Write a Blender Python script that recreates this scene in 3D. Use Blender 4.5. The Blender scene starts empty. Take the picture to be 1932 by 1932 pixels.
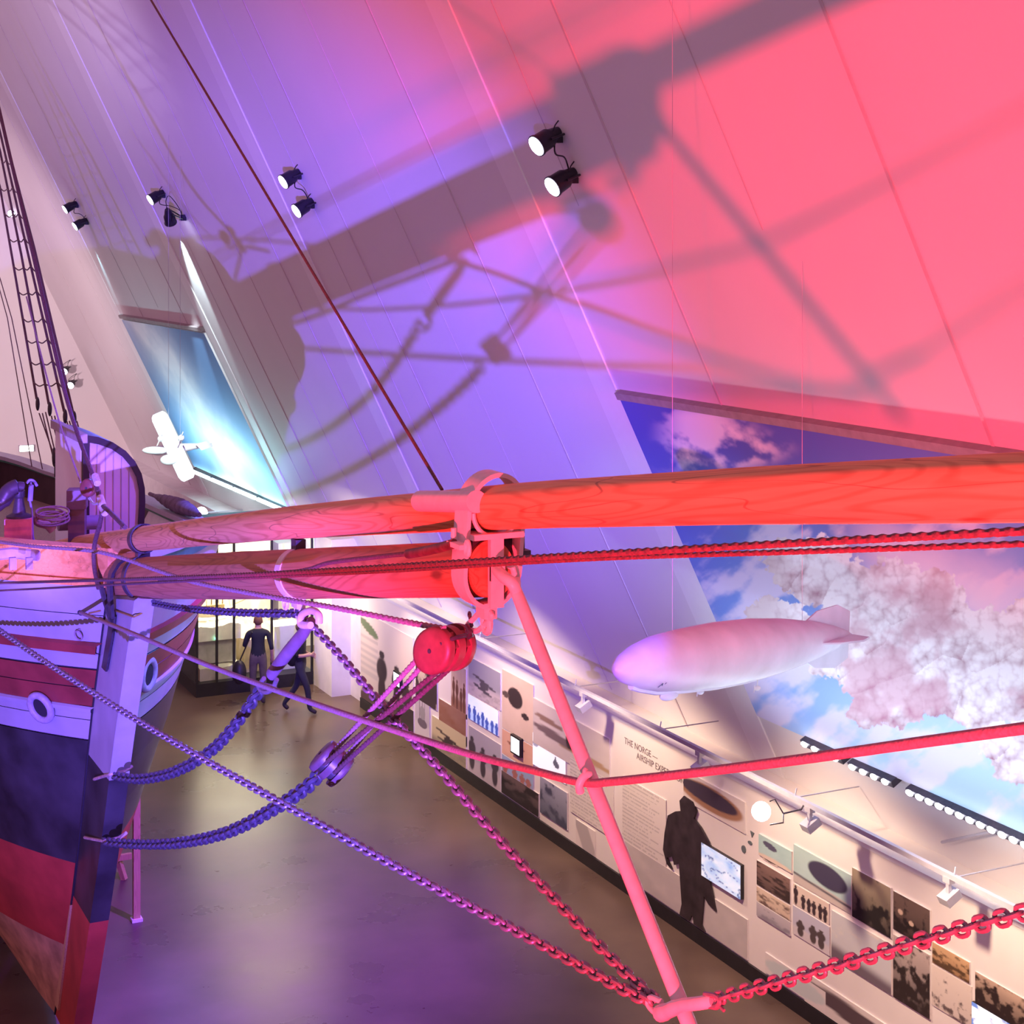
import bpy, math, random
import numpy as np
from mathutils import Vector, Matrix
random.seed(7)
RS = np.random.RandomState(11)
SC = bpy.context.scene
COL = SC.collection

# ---------------------------------------------------------------- camera
F = 3142.0; HY = 475.0; H = 8.8
PH = math.atan(1511 / F); CC, SS = math.cos(PH), math.sin(PH)
TT = 2.054; R0 = 13.03                      # roof slope and foot
O = np.array([0, 0, H])
cam = bpy.data.cameras.new('camera'); camo = bpy.data.objects.new('camera', cam); COL.objects.link(camo)
camo.location = (0, 0, H); camo.rotation_euler = (math.pi / 2, 0, -PH)
cam.sensor_width = 36; cam.lens = 36 * F / 1932; cam.shift_y = -(966 - HY) / 1932
cam.clip_end = 300; cam.clip_start = .05
SC.camera = camo
SC.view_settings.view_transform = 'Standard'; SC.view_settings.look = 'None'
SC.view_settings.gamma = 1; SC.view_settings.exposure = 0; SC.view_settings.use_curve_mapping = False

# ---------------------------------------------------------------- light
W = bpy.data.worlds.new('world'); SC.world = W; W.use_nodes = True
W.node_tree.nodes['Background'].inputs[0].default_value = (.64, .26, .41, 1)
W.node_tree.nodes['Background'].inputs[1].default_value = .82

def spot(name, loc, tgt, col, power, size=45, blend=.3, r=.05, parent=None):
    l = bpy.data.lights.new(name, 'SPOT'); l.color = col; l.energy = power
    l.spot_size = math.radians(size); l.spot_blend = blend; l.shadow_soft_size = r
    o = bpy.data.objects.new(name, l); COL.objects.link(o); o.location = loc
    d = Vector(tgt) - Vector(loc); o.rotation_euler = d.to_track_quat('-Z', 'Y').to_euler()
    return o
def area(name, loc, tgt, col, power, sx, sy, up='Y'):
    l = bpy.data.lights.new(name, 'AREA'); l.color = col; l.energy = power
    l.shape = 'RECTANGLE'; l.size = sx; l.size_y = sy
    o = bpy.data.objects.new(name, l); COL.objects.link(o); o.location = loc
    d = Vector(tgt) - Vector(loc); o.rotation_euler = d.to_track_quat('-Z', up).to_euler()
    return o
# red and blue stage lights behind and left of the camera; the fills are added
spot('red_stage_light', (-1.52, .38, 4.12), (5.64, 8.05, 9.92), (1, .03, .07), 17000, 52, .6, .12)
spot('blue_stage_light', (-4.0, -2.98, 3.1), (9.9, 28.2, 7.3), (.20, .11, 1), 76000, 29, 1, .08)
spot('red_rail_fill', (-1.6, 1.0, 7.6), (2.75, 16.7, 5.95), (1, .18, .05), 1500, 6, .6, .05)  # added unseen spot, turns the port rail orange
spot('crimson_post_fill', (-2.6, 3, 6.5), (2.62, 17.7, 5.98), (1, .03, .32), 700, 3.4, .5, .05)  # unseen narrow spot added for the bitt post alone
spot('white_deckhouse_fill', (-3.2, 9, 8.5), (2.75, 19.4, 6.0), (.82, .80, 1), 620, 8, .5, .05)  # unseen spot added to whiten the deckhouse side
# par cans on the roof shine back over the ship and the floor; fills are added
spot('violet_par_light', (7.4, 15.9, 9.8), (3.4, 16.5, 4.4), (.16, .07, 1), 2600, 70, .6, .08)
spot('violet_par_light', (7.4, 24.8, 9.8), (3.2, 17.5, 3.5), (.10, .12, 1), 3000, 60, .6, .08)
spot('cyan_bow_fill', (8.7, 13.6, 8.3), (5.0, 17.6, 3.4), (.02, .36, 1), 1700, 30, .5, .08)  # no can hangs here; added to tint the starboard bow
spot('violet_floor_light', (7.3, 16.0, 9.7), (5.9, 20.5, 0), (.27, .04, 1), 11500, 52, 1, .08)
spot('violet_port_fill', (-3.5, 7, 9.5), (3.1, 16.4, 4.4), (.26, .17, 1), 430, 26, .7, .1)  # added on the port side without a fixture, tints the hull violet
spot('blue_par_light', (7.6, 7.1, 9.7), (3.8, 16.0, 3.6), (.035, .06, 1), 5200, 30, .6, .08)
spot('violet_wash_fill', (1, 13, 4.5), (8.1, 27.4, 9.9), (.36, .20, 1), 3200, 15, 1, .3)  # unseen source added to wash a violet halo around the cans
spot('magenta_bow_fill', (-4.5, 3.5, 7), (3.54, 12.5, 6.4), (1, .04, .20), 230, 15, .8, .1)  # added unseen fill that reddens the bow and spars
spot('red_port_fill', (-3.5, 5, 2), (3.0, 17, 1.6), (1, .10, .07), 420, 20, .9, .1)  # unseen low spot added to redden the port side
# display and museum light, with added fills
WARM = (1, .70, .48)
for k, y in enumerate((31, 27.2, 23.4, 19.6, 15.8, 12.4, 9.5)):
    spot('warm_track_light', (9.3, y, 3.9), (11.33, y - .2, 1.0), WARM, 560, 88 if y < 27 else 66, .9, .1)
area('aisle_floor_fill', (9.3, 29.4, 4.3), (9.3, 29.4, 0), (1, .80, .52), 150, 1.6, 2.6)  # unseen overhead panel added to warm the aisle floor
area('mural_strip_light', (10.0, 11.6, 2.9), (10.3, 11.6, 5.2), (.66, .80, 1), 180, 10.0, .12)
area('mural_strip_light', (10.0, 38.9, 3.0), (10.3, 38.9, 5.0), (.45, .92, 1), 190, 7.6, .12)
spot('airship_front_light', (1.5, 1.0, 5.6), (7.7, 11.8, 5.35), (.60, .74, 1), 2600, 11, .5, .05)
spot('white_roof_spot', (8.16, 33.3, 9.35), (9.95, 34.5, 7.0), (.75, .97, 1), 900, 30, .6, .05)
spot('white_mural_spot', (7.9, 33.6, 9.3), (10.9, 38.4, 3.9), (.80, .94, 1), 2600, 17, .7, .05)
spot('cyan_roof_spot', (8.2, 42.2, 9.35), (9.95, 43.1, 7.0), (.45, .90, 1), 260, 14, .6, .05)
spot('far_wall_fill', (1, 36, 5.0), (6.8, 51, 6.5), (1, .70, .76), 6500, 70, .8, .3)  # added fill without a fixture, brightens the gable
spot('far_roof_fill', (0, 26, 4), (6.3, 36, 13), (.80, .60, 1), 5200, 64, .9, .3)  # unseen fill added to lift the far roof

# ---------------------------------------------------------------- projection helpers (pixel of the photograph -> point of the hall)
def ray(px, py):
    u = (px - 966) / F; v = -(py - HY) / F
    return np.array([SS + u * CC, CC - u * SS, v])
def PD(px, py, d): return O + ray(px, py) * d
def PX(px, py, X): r = ray(px, py); return O + r * (X / r[0])
def PY(px, py, Y): r = ray(px, py); return O + r * (Y / r[1])
def PZ(px, py, Z): r = ray(px, py); return O + r * ((Z - H) / r[2])
def PR(px, py):
    r = ray(px, py); return O + r * ((R0 - O[2] / TT) / (r[0] + r[2] / TT))
def roofX(Z): return R0 - Z / TT
def proj(p):
    q = np.array(p, float) - O; d = q[0] * SS + q[1] * CC
    return 966 + F * (q[0] * CC - q[1] * SS) / d, HY - F * q[2] / d
def V(*a): return Vector(a)

# ---------------------------------------------------------------- materials
MATS = {}
def mat(name, col, rough=.6, metal=0, var=.12, scale=8, bump=.0, emit=None, es=0, spec=None):
    if name in MATS: return MATS[name]
    m = bpy.data.materials.new(name); m.use_nodes = True; nt = m.node_tree; b = nt.nodes['Principled BSDF']
    b.inputs['Roughness'].default_value = rough; b.inputs['Metallic'].default_value = metal
    if spec is not None: b.inputs['Specular IOR Level'].default_value = spec
    if emit:
        b.inputs['Base Color'].default_value = (*col, 1)
        b.inputs['Emission Color'].default_value = (*emit, 1); b.inputs['Emission Strength'].default_value = es
    else:
        tc = nt.nodes.new('ShaderNodeTexCoord'); nz = nt.nodes.new('ShaderNodeTexNoise'); nz.inputs['Scale'].default_value = scale
        nz.inputs['Detail'].default_value = 5
        nt.links.new(tc.outputs['Object'], nz.inputs['Vector'])
        cr = nt.nodes.new('ShaderNodeValToRGB')
        cr.color_ramp.elements[0].position = .3; cr.color_ramp.elements[1].position = .7
        cr.color_ramp.elements[0].color = tuple(max(0, c * (1 - var)) for c in col) + (1,)
        cr.color_ramp.elements[1].color = tuple(min(1, c * (1 + var)) for c in col) + (1,)
        nt.links.new(nz.outputs['Fac'], cr.inputs['Fac']); nt.links.new(cr.outputs['Color'], b.inputs['Base Color'])
        if bump:
            bp = nt.nodes.new('ShaderNodeBump'); bp.inputs['Strength'].default_value = bump; bp.inputs['Distance'].default_value = .01
            nt.links.new(nz.outputs['Fac'], bp.inputs['Height']); nt.links.new(bp.outputs['Normal'], b.inputs['Normal'])
    MATS[name] = m; return m

def wood(name, c1, c2, axis='Z', scale=1.0, knots=True, rough=.55, crack=.5, rings=210, rk=.75):
    """grain running along an object axis, with knots and dark drying cracks"""
    m = bpy.data.materials.new(name); m.use_nodes = True; nt = m.node_tree; b = nt.nodes['Principled BSDF']
    N, L = nt.nodes.new, nt.links.new
    b.inputs['Roughness'].default_value = rough
    tc = N('ShaderNodeTexCoord'); mp = N('ShaderNodeMapping'); L(tc.outputs['Object'], mp.inputs['Vector'])
    st = {'X': (.07, 1, 1), 'Y': (1, .07, 1), 'Z': (1, 1, .07)}[axis]
    mp.inputs['Scale'].default_value = tuple(s * scale for s in st)
    n1 = N('ShaderNodeTexNoise'); n1.inputs['Scale'].default_value = 3; n1.inputs['Detail'].default_value = 2
    L(mp.outputs['Vector'], n1.inputs['Vector'])
    mul = N('ShaderNodeMath'); mul.operation = 'MULTIPLY'; mul.inputs[1].default_value = rings; L(n1.outputs['Fac'], mul.inputs[0])
    sn = N('ShaderNodeMath'); sn.operation = 'SINE'; L(mul.outputs[0], sn.inputs[0])
    n2 = N('ShaderNodeTexNoise'); n2.inputs['Scale'].default_value = 40; n2.inputs['Detail'].default_value = 4
    L(mp.outputs['Vector'], n2.inputs['Vector'])
    mr = N('ShaderNodeMapRange'); mr.inputs['From Min'].default_value = .2; mr.inputs['From Max'].default_value = 1
    mr.inputs['To Max'].default_value = rk; L(sn.outputs[0], mr.inputs['Value'])
    ad = N('ShaderNodeMath'); ad.operation = 'MULTIPLY_ADD'; ad.inputs[1].default_value = .7; L(n2.outputs['Fac'], ad.inputs[0]); 
    sc2 = N('ShaderNodeMath'); sc2.operation = 'MULTIPLY'; sc2.inputs[1].default_value = .6; L(mr.outputs[0], sc2.inputs[0]); L(sc2.outputs[0], ad.inputs[2])
    mx = N('ShaderNodeMix'); mx.data_type = 'RGBA'; L(ad.outputs[0], mx.inputs['Factor'])
    mx.inputs['A'].default_value = (*c1, 1); mx.inputs['B'].default_value = (*c2, 1)
    out = mx.outputs['Result']
    if knots:
        vo = N('ShaderNodeTexVoronoi'); mp2 = N('ShaderNodeMapping'); L(tc.outputs['Object'], mp2.inputs['Vector'])
        mp2.inputs['Scale'].default_value = tuple((.35 if s < 1 else 1) for s in st); vo.inputs['Scale'].default_value = 3.1 * scale
        L(mp2.outputs['Vector'], vo.inputs['Vector'])
        k = N('ShaderNodeMapRange'); k.inputs['From Min'].default_value = .05; k.inputs['From Max'].default_value = .10
        k.inputs['To Min'].default_value = .8; k.inputs['To Max'].default_value = 0; L(vo.outputs['Distance'], k.inputs['Value'])
        m2 = N('ShaderNodeMix'); m2.data_type = 'RGBA'; L(k.outputs[0], m2.inputs['Factor']); L(out, m2.inputs['A'])
        m2.inputs['B'].default_value = (c2[0] * .35, c2[1] * .3, c2[2] * .3, 1); out = m2.outputs['Result']
        n3 = N('ShaderNodeTexNoise'); n3.inputs['Scale'].default_value = 5; n3.inputs['Detail'].default_value = 1
        mp3 = N('ShaderNodeMapping'); L(tc.outputs['Object'], mp3.inputs['Vector'])
        mp3.inputs['Scale'].default_value = tuple((.10 if s < 1 else 1.6) * scale for s in st); L(mp3.outputs['Vector'], n3.inputs['Vector'])
        a1 = N('ShaderNodeMath'); a1.operation = 'SUBTRACT'; a1.inputs[1].default_value = .5; L(n3.outputs['Fac'], a1.inputs[0])
        a2 = N('ShaderNodeMath'); a2.operation = 'ABSOLUTE'; L(a1.outputs[0], a2.inputs[0])
        k2 = N('ShaderNodeMapRange'); k2.inputs['From Min'].default_value = .002; k2.inputs['From Max'].default_value = .006
        k2.inputs['To Min'].default_value = crack; k2.inputs['To Max'].default_value = 0; L(a2.outputs[0], k2.inputs['Value'])
        m3 = N('ShaderNodeMix'); m3.data_type = 'RGBA'; L(k2.outputs[0], m3.inputs['Factor']); L(out, m3.inputs['A'])
        m3.inputs['B'].default_value = (.03, .02, .015, 1); out = m3.outputs['Result']
    L(out, b.inputs['Base Color'])
    return m

M_SPAR = wood('pine_spar', (.76, .40, .17), (.46, .20, .07), 'Z', 1.0)
M_SPAR2 = wood('oiled_spar', (.50, .22, .11), (.30, .11, .05), 'Z', .8, crack=.3)
M_RAIL = wood('rail_timber', (.80, .34, .12), (.50, .18, .05), 'Y', 1.3, rings=25)
M_PLANK = wood('bare_plank', (.62, .40, .22), (.40, .24, .12), 'Z', 2, False)
M_ROOF = mat('white_panel', (.74, .73, .74), .6, var=.02, scale=.6)
M_RIB = mat('white_rib', (.80, .80, .81), .5, var=.01)
M_SEAM = mat('panel_seam', (.60, .54, .56), .7, var=.05)
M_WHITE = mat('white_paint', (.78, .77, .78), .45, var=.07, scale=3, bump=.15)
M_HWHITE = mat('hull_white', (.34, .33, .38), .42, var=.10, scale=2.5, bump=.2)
M_HRED = mat('hull_red_ochre', (.22, .035, .03), .45, var=.25, scale=3, bump=.2)
M_HBLACK = mat('hull_black', (.035, .033, .04), .30, var=.5, scale=2, bump=.25)
M_HBOOT = mat('hull_boot_red', (.42, .05, .04), .5, var=.22, scale=2.5, bump=.2)
M_HWOOD = mat('hull_bare_wood', (.52, .30, .18), .6, var=.35, scale=4, bump=.3)
M_CREV = mat('dark_seam_and_shade', (.015, .012, .02), .8)
M_IRONW = mat('pale_painted_iron', (.66, .60, .60), .4, var=.06, scale=20, bump=.1)
M_IRON = mat('dark_iron', (.07, .06, .08), .45, .5, var=.2, scale=20, bump=.2)
M_CHAIN = mat('galvanised_chain', (.22, .19, .23), .42, .35, var=.15, scale=30)
M_CHAIN2 = mat('dark_heavy_chain', (.075, .07, .11), .45, .2, var=.15, scale=30)
M_ROPE = mat('tarred_rope', (.10, .05, .055), .75, var=.3, scale=60, bump=.5)
M_ROPEG = mat('grey_rope', (.26, .18, .21), .8, var=.2, scale=60, bump=.5)
M_ROPEW = mat('pale_rope', (.55, .47, .50), .8, var=.2, scale=60, bump=.5)
M_BLOCK = mat('red_brown_block', (.20, .05, .05), .45, var=.25, scale=10, bump=.2)
M_BLACK = mat('black_paint', (.015, .013, .018), .45, var=.2)
M_LAMPB = mat('black_lamp_shell', (.02, .018, .03), .35, .3, var=.2)
M_TRIM = mat('dark_trim', (.03, .015, .02), .4, var=.2)
M_GREEN = mat('green_stripe', (.04, .20, .12), .45)
M_LENS = mat('lit_lens', (.9, .9, 1), emit=(.80, .78, 1), es=14)
M_LED = mat('lit_led', (.9, .95, 1), emit=(.92, .96, 1), es=10)
M_LEDC = mat('lit_cyan_led', (.9, 1, 1), emit=(.70, 1, .97), es=9)
M_LAMPW = mat('lit_flood_lamp', (1, 1, 1), emit=(.95, .97, 1), es=25)
M_STEELB = mat('blue_grey_steel', (.50, .50, .58), .4, .2, var=.05)
M_MODEL = mat('model_white', (.85, .88, .88), .5, var=.04)

# ---------------------------------------------------------------- mesh builder
class MB:
    def __init__(s): s.v = []; s.f = []; s.m = []
    def add(s, vs, fs, mi=0):
        n = len(s.v); s.v += [tuple(map(float, p)) for p in vs]
        s.f += [tuple(i + n for i in f) for f in fs]; s.m += [mi] * len(fs)
    def box(s, a, b, mi=0, M=None):
        (x0, y0, z0), (x1, y1, z1) = a, b
        vs = [(x, y, z) for z in (z0, z1) for y in (y0, y1) for x in (x0, x1)]
        if M is not None: vs = [M @ Vector(p) for p in vs]
        s.add(vs, [(0, 2, 3, 1), (4, 5, 7, 6), (0, 1, 5, 4), (2, 6, 7, 3), (0, 4, 6, 2), (1, 3, 7, 5)], mi)
    def hexa(s, p8, mi=0):
        s.add(p8, [(0, 3, 2, 1), (4, 5, 6, 7), (0, 1, 5, 4), (1, 2, 6, 5), (2, 3, 7, 6), (3, 0, 4, 7)], mi)
    def tube(s, pts, r, n=10, mi=0, caps=True, closed=False, sx=1.0, twist=0, lobes=0, up=None):
        P = [Vector(map(float, p)) for p in pts]; k = len(P)
        rr = r if hasattr(r, '__len__') else [r] * k
        T = []
        for i in range(k):
            a = P[(i - 1) % k] if (closed or i > 0) else P[i]; b = P[(i + 1) % k] if (closed or i < k - 1) else P[i]
            T.append((b - a).normalized())
        u = up if up else (Vector((0, 0, 1)) if abs(T[0].z) < .9 else Vector((1, 0, 0)))
        u = (u - T[0] * u.dot(T[0])).normalized(); vs = []; dist = 0
        for i in range(k):
            if i: dist += (P[i] - P[i - 1]).length
            u = (u - T[i] * u.dot(T[i])).normalized(); w = T[i].cross(u)
            for j in range(n):
                a = 2 * math.pi * j / n
                R = rr[i] * (1 + (lobes and .16 * math.cos(3 * (a - twist * dist))))
                vs.append(P[i] + u * (R * math.cos(a)) + w * (R * math.sin(a) * sx))
        fs = []; m = k if closed else k - 1
        for i in range(m):
            i2 = (i + 1) % k
            for j in range(n): fs.append((i * n + j, i * n + (j + 1) % n, i2 * n + (j + 1) % n, i2 * n + j))
        if caps and not closed:
            fs.append(tuple(reversed(range(n)))); fs.append(tuple((k - 1) * n + j for j in range(n)))
        s.add(vs, fs, mi)
    def cyl(s, a, b, r0, r1=None, n=16, mi=0, sx=1.0): s.tube([a, b], [r0, r0 if r1 is None else r1], n, mi, sx=sx)
    def lathe(s, a, d, prof, n=20, mi=0):
        """prof: list of (distance along d, radius) from a"""
        d = Vector(d).normalized(); a = Vector(map(float, a)); s.tube([a + d * t for t, _ in prof], [max(r, .0005) for _, r in prof], n, mi) if all(prof[i + 1][0] > prof[i][0] for i in range(len(prof) - 1)) else s._l(a, d, prof, n, mi)
    def _l(s, a, d, prof, n, mi):
        u = Vector((0, 0, 1)) if abs(d.z) < .9 else Vector((1, 0, 0)); u = (u - d * u.dot(d)).normalized(); w = d.cross(u)
        vs = [a + d * t + (u * math.cos(2 * math.pi * j / n) + w * math.sin(2 * math.pi * j / n)) * max(r, .0005) for t, r in prof for j in range(n)]
        fs = [(i * n + j, i * n + (j + 1) % n, (i + 1) * n + (j + 1) % n, (i + 1) * n + j) for i in range(len(prof) - 1) for j in range(n)]
        fs += [tuple(reversed(range(n))), tuple((len(prof) - 1) * n + j for j in range(n))]
        s.add(vs, fs, mi)
    def ell(s, c, ax, n=14, m=8, mi=0):
        """ellipsoid, ax = three axis vectors"""
        A = [Vector(map(float, x)) for x in ax]; c = Vector(map(float, c)); vs = [c - A[2]]
        for i in range(1, m):
            t = math.pi * i / m
            for j in range(n):
                p = 2 * math.pi * j / n; vs.append(c + A[0] * (math.sin(t) * math.cos(p)) + A[1] * (math.sin(t) * math.sin(p)) - A[2] * math.cos(t))
        vs.append(c + A[2]); fs = [(0, 1 + (j + 1) % n, 1 + j) for j in range(n)]
        for i in range(m - 2):
            for j in range(n): fs.append((1 + i * n + j, 1 + i * n + (j + 1) % n, 1 + (i + 1) * n + (j + 1) % n, 1 + (i + 1) * n + j))
        L = 1 + (m - 2) * n; fs += [(L + j, L + (j + 1) % n, len(vs) - 1) for j in range(n)]
        s.add(vs, fs, mi)
    def prism(s, poly, off, mi=0):
        """extrude a 3D polygon by vector off"""
        n = len(poly); off = Vector(off); a = [Vector(map(float, p)) for p in poly]; b = [p + off for p in a]
        s.add(a + b, [tuple(range(n))[::-1], tuple(range(n, 2 * n))] + [(i, (i + 1) % n, n + (i + 1) % n, n + i) for i in range(n)], mi)
    def build(s, name, m, parent=None, smooth=True, label=None, ang=40, origin=None):
        me = bpy.data.meshes.new(name)
        vs = s.v
        if origin is not None: o_ = tuple(map(float, origin)); vs = [(x - o_[0], y - o_[1], z - o_[2]) for x, y, z in s.v]
        me.from_pydata(vs, [], s.f)
        for mm in (m if isinstance(m, (list, tuple)) else [m]): me.materials.append(mm)
        me.polygons.foreach_set('material_index', s.m)
        me.update()
        import bmesh
        bm = bmesh.new(); bm.from_mesh(me); bmesh.ops.recalc_face_normals(bm, faces=bm.faces); bm.to_mesh(me); bm.free()
        if smooth:
            me.polygons.foreach_set('use_smooth', [True] * len(me.polygons))
            try: me.set_sharp_from_angle(angle=math.radians(ang))
            except Exception: pass
        o = bpy.data.objects.new(name, me); COL.objects.link(o)
        if origin is not None: o.location = tuple(map(float, origin))
        if parent is not None:
            o.parent = parent
            o.matrix_parent_inverse = WM(parent).inverted()
        if label: o['label'] = label
        return o
def WM(o):
    """world matrix worked out without a depsgraph update"""
    m = o.matrix_basis.copy()
    return (WM(o.parent) @ o.matrix_parent_inverse @ m) if o.parent else m
def tag(o, label, cat, group=None):
    o['label'] = label; o['category'] = cat
    if group: o['group'] = group
    return o
def thing(name, label, cat, loc=(0, 0, 0), group=None):
    o = bpy.data.objects.new(name, None); COL.objects.link(o); o.location = tuple(map(float, loc)); o.empty_display_size = .2
    return tag(o, label, cat, group)
def struct(name, mb, m, **k):
    o = mb.build(name, m, **k); o['kind'] = 'structure'; return o
def catmull(P, n=8):
    P = [np.array(p, float) for p in P]; Q = [2 * P[0] - P[1]] + P + [2 * P[-1] - P[-2]]; out = []
    for i in range(1, len(Q) - 2):
        for k in range(n):
            t = k / n; a, b, c, d = Q[i - 1], Q[i], Q[i + 1], Q[i + 2]
            out.append(.5 * ((2 * b) + (c - a) * t + (2 * a - 5 * b + 4 * c - d) * t * t + (3 * b - a - 3 * c + d) * t ** 3))
    out.append(P[-1]); return out
def resample(P, step):
    P = [np.array(p, float) for p in P]; L = [0]
    for a, b in zip(P, P[1:]): L.append(L[-1] + np.linalg.norm(b - a))
    n = max(2, int(round(L[-1] / step)) + 1); s = np.linspace(0, L[-1], n); P = np.array(P)
    return [np.array([np.interp(x, L, P[:, i]) for i in range(3)]) for x in s]

# ---------------------------------------------------------------- room shell
YB, YF = -6.0, 52.0
mb = MB(); mb.box((-16, YB, -.3), (14.5, YF + .3, 0))
mf = bpy.data.materials.new('polished_concrete'); mf.use_nodes = True
nt = mf.node_tree; b = nt.nodes['Principled BSDF']; N, L = nt.nodes.new, nt.links.new
tc = N('ShaderNodeTexCoord'); n1 = N('ShaderNodeTexNoise'); n1.inputs['Scale'].default_value = .9; n1.inputs['Detail'].default_value = 8
L(tc.outputs['Object'], n1.inputs['Vector']); cr = N('ShaderNodeValToRGB'); L(n1.outputs['Fac'], cr.inputs['Fac'])
cr.color_ramp.elements[0].position = .35; cr.color_ramp.elements[0].color = (.100, .064, .052, 1)
cr.color_ramp.elements[1].position = .65; cr.color_ramp.elements[1].color = (.145, .098, .074, 1)
n2 = N('ShaderNodeTexVoronoi'); n2.inputs['Scale'].default_value = 5; L(tc.outputs['Object'], n2.inputs['Vector'])
k = N('ShaderNodeMapRange'); k.inputs['From Min'].default_value = .02; k.inputs['From Max'].default_value = .05; k.inputs['To Min'].default_value = .5; k.inputs['To Max'].default_value = 0
L(n2.outputs['Distance'], k.inputs['Value']); mx = N('ShaderNodeMix'); mx.data_type = 'RGBA'; L(k.outputs[0], mx.inputs['Factor']); L(cr.outputs['Color'], mx.inputs['A'])
mx.inputs['B'].default_value = (.08, .07, .07, 1); L(mx.outputs['Result'], b.inputs['Base Color'])
mr = N('ShaderNodeMapRange'); b.inputs['Specular IOR Level'].default_value = .2; mr.inputs['To Min'].default_value = .22; mr.inputs['To Max'].default_value = .36; L(n1.outputs['Fac'], mr.inputs['Value']); L(mr.outputs[0], b.inputs['Roughness'])
struct('floor', mb, mf, smooth=False)

mb = MB()   # sloping roof panel (the hall is a tent-shaped building; its ceiling leans over the ship)
def rp(Y, Z, off=0):       # point on roof, off = metres into the hall along the surface normal
    nx, nz = -TT / math.hypot(TT, 1), -1 / math.hypot(TT, 1)
    return np.array([roofX(Z) + nx * off, Y, Z + nz * off])
mb.hexa([rp(YB, 0), rp(YF, 0), rp(YF, 24), rp(YB, 24), rp(YB, 0, -.25), rp(YF, 0, -.25), rp(YF, 24, -.25), rp(YB, 24, -.25)])
struct('ceiling', mb, M_ROOF, smooth=False)
n = 0
def rstrip(name, Y, w, t, m, z0=2.3, z1=23.5):
    mb = MB(); mb.hexa([rp(Y - w / 2, z0, .001), rp(Y + w / 2, z0, .001), rp(Y + w / 2, z1, .001), rp(Y - w / 2, z1, .001),
                        rp(Y - w / 2, z0, t), rp(Y + w / 2, z0, t), rp(Y + w / 2, z1, t), rp(Y - w / 2, z1, t)])
    return struct(name, mb, m, smooth=False)
for Y in (6.4, 10.65, 14.75, 19.2, 23.5, 27.6, 31.9, 36.4, 40.6, 45.0, 48.5):
    n += 1
    z1 = 23.5
    rstrip('trim_%d' % n, Y, .035, .010, M_SEAM, 7.2 if (Y < 16.8 or 35.2 < Y < 43) else 2.4, z1)
for Y in (17.25, 26.1, 34.75, 43.45):
    n += 1; rstrip('trim_%d' % n, Y, .55, .022, M_RIB)
for Y, Z0 in ((12.7, 9.0), (21.3, 2.4), (29.8, 2.4), (38.5, 7.5), (16.0, 9.3), (24.6, 3), (33.1, 3)):
    n += 1; rstrip('trim_%d' % n, Y, .012, .006, M_SEAM, Z0)
mb = MB(); mb.box((-16, YF, 0), (13.5, YF + .25, 26)); struct('wall_far', mb, mat('gable_white', (.80, .78, .78), .6, var=.02, scale=.5), smooth=False)
WX = 11.33
M_WALL = mat('display_wall_cream', (.80, .76, .73), .5, var=.03, scale=1.5)
mb = MB(); mb.box((WX, YB, 0), (12.4, 30.3, 2.33)); struct('wall_right', mb, M_WALL, smooth=False)
mb = MB(); mb.box((WX - .012, YB, 2.31), (WX + .12, 30.3, 2.36)); n += 1; struct('trim_%d' % n, mb, M_RIB, smooth=False)
mb = MB(); mb.box((WX - .03, YB, 0), (WX, 30.28, .19)); struct('baseboard_right', mb, M_BLACK, smooth=False)
mb = MB(); mb.box((WX + .12, 30.3, 0), (12.4, 31.2, 2.33)); mb.box((11.05, 31.2, 0), (12.4, 32.25, 3.1))
struct('wall_showcase_pier', mb, M_WHITE, smooth=False)
mb = MB(); mb.box((11.33, 35.5, 0), (12.4, YF, 2.33)); struct('wall_right_far', mb, M_WHITE, smooth=False)

# ---------------------------------------------------------------- painting of printed pictures
def vnoise(x, y, seed=0):
    x = np.asarray(x, float); y = np.asarray(y, float)
    xi = np.floor(x).astype(np.int64); yi = np.floor(y).astype(np.int64); fx = x - xi; fy = y - yi
    def h(a, b):
        t = np.sin(a * 127.1 + b * 311.7 + seed * 74.7) * 43758.5453; return t - np.floor(t)
    fx = fx * fx * (3 - 2 * fx); fy = fy * fy * (3 - 2 * fy)
    return (h(xi, yi) * (1 - fx) + h(xi + 1, yi) * fx) * (1 - fy) + (h(xi, yi + 1) * (1 - fx) + h(xi + 1, yi + 1) * fx) * fy
def fbm(x, y, seed=0, o=5):
    r = 0; a = .5
    for i in range(o): r = r + a * vnoise(x * 2 ** i, y * 2 ** i, seed + i); a *= .5
    return r / (1 - .5 ** o)
def worley(x, y, seed=0):
    xi = np.floor(x); yi = np.floor(y); best = np.full(np.shape(x), 9.)
    for a in (-1, 0, 1):
        for b in (-1, 0, 1):
            t = np.sin((xi + a) * 12.98 + (yi + b) * 78.2 + seed) * 43758.5; u = t - np.floor(t)
            t2 = np.sin((xi + a) * 39.3 + (yi + b) * 11.1 + seed * 3) * 24634.6; v = t2 - np.floor(t2)
            best = np.minimum(best, np.hypot(xi + a + u - x, yi + b + v - y))
    return best
def mixc(a, b, t): t = np.clip(t, 0, 1)[..., None]; return np.asarray(a) * (1 - t) + np.asarray(b) * t
def sm(a, b, x): t = np.clip((x - a) / (b - a), 0, 1); return t * t * (3 - 2 * t)
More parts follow.
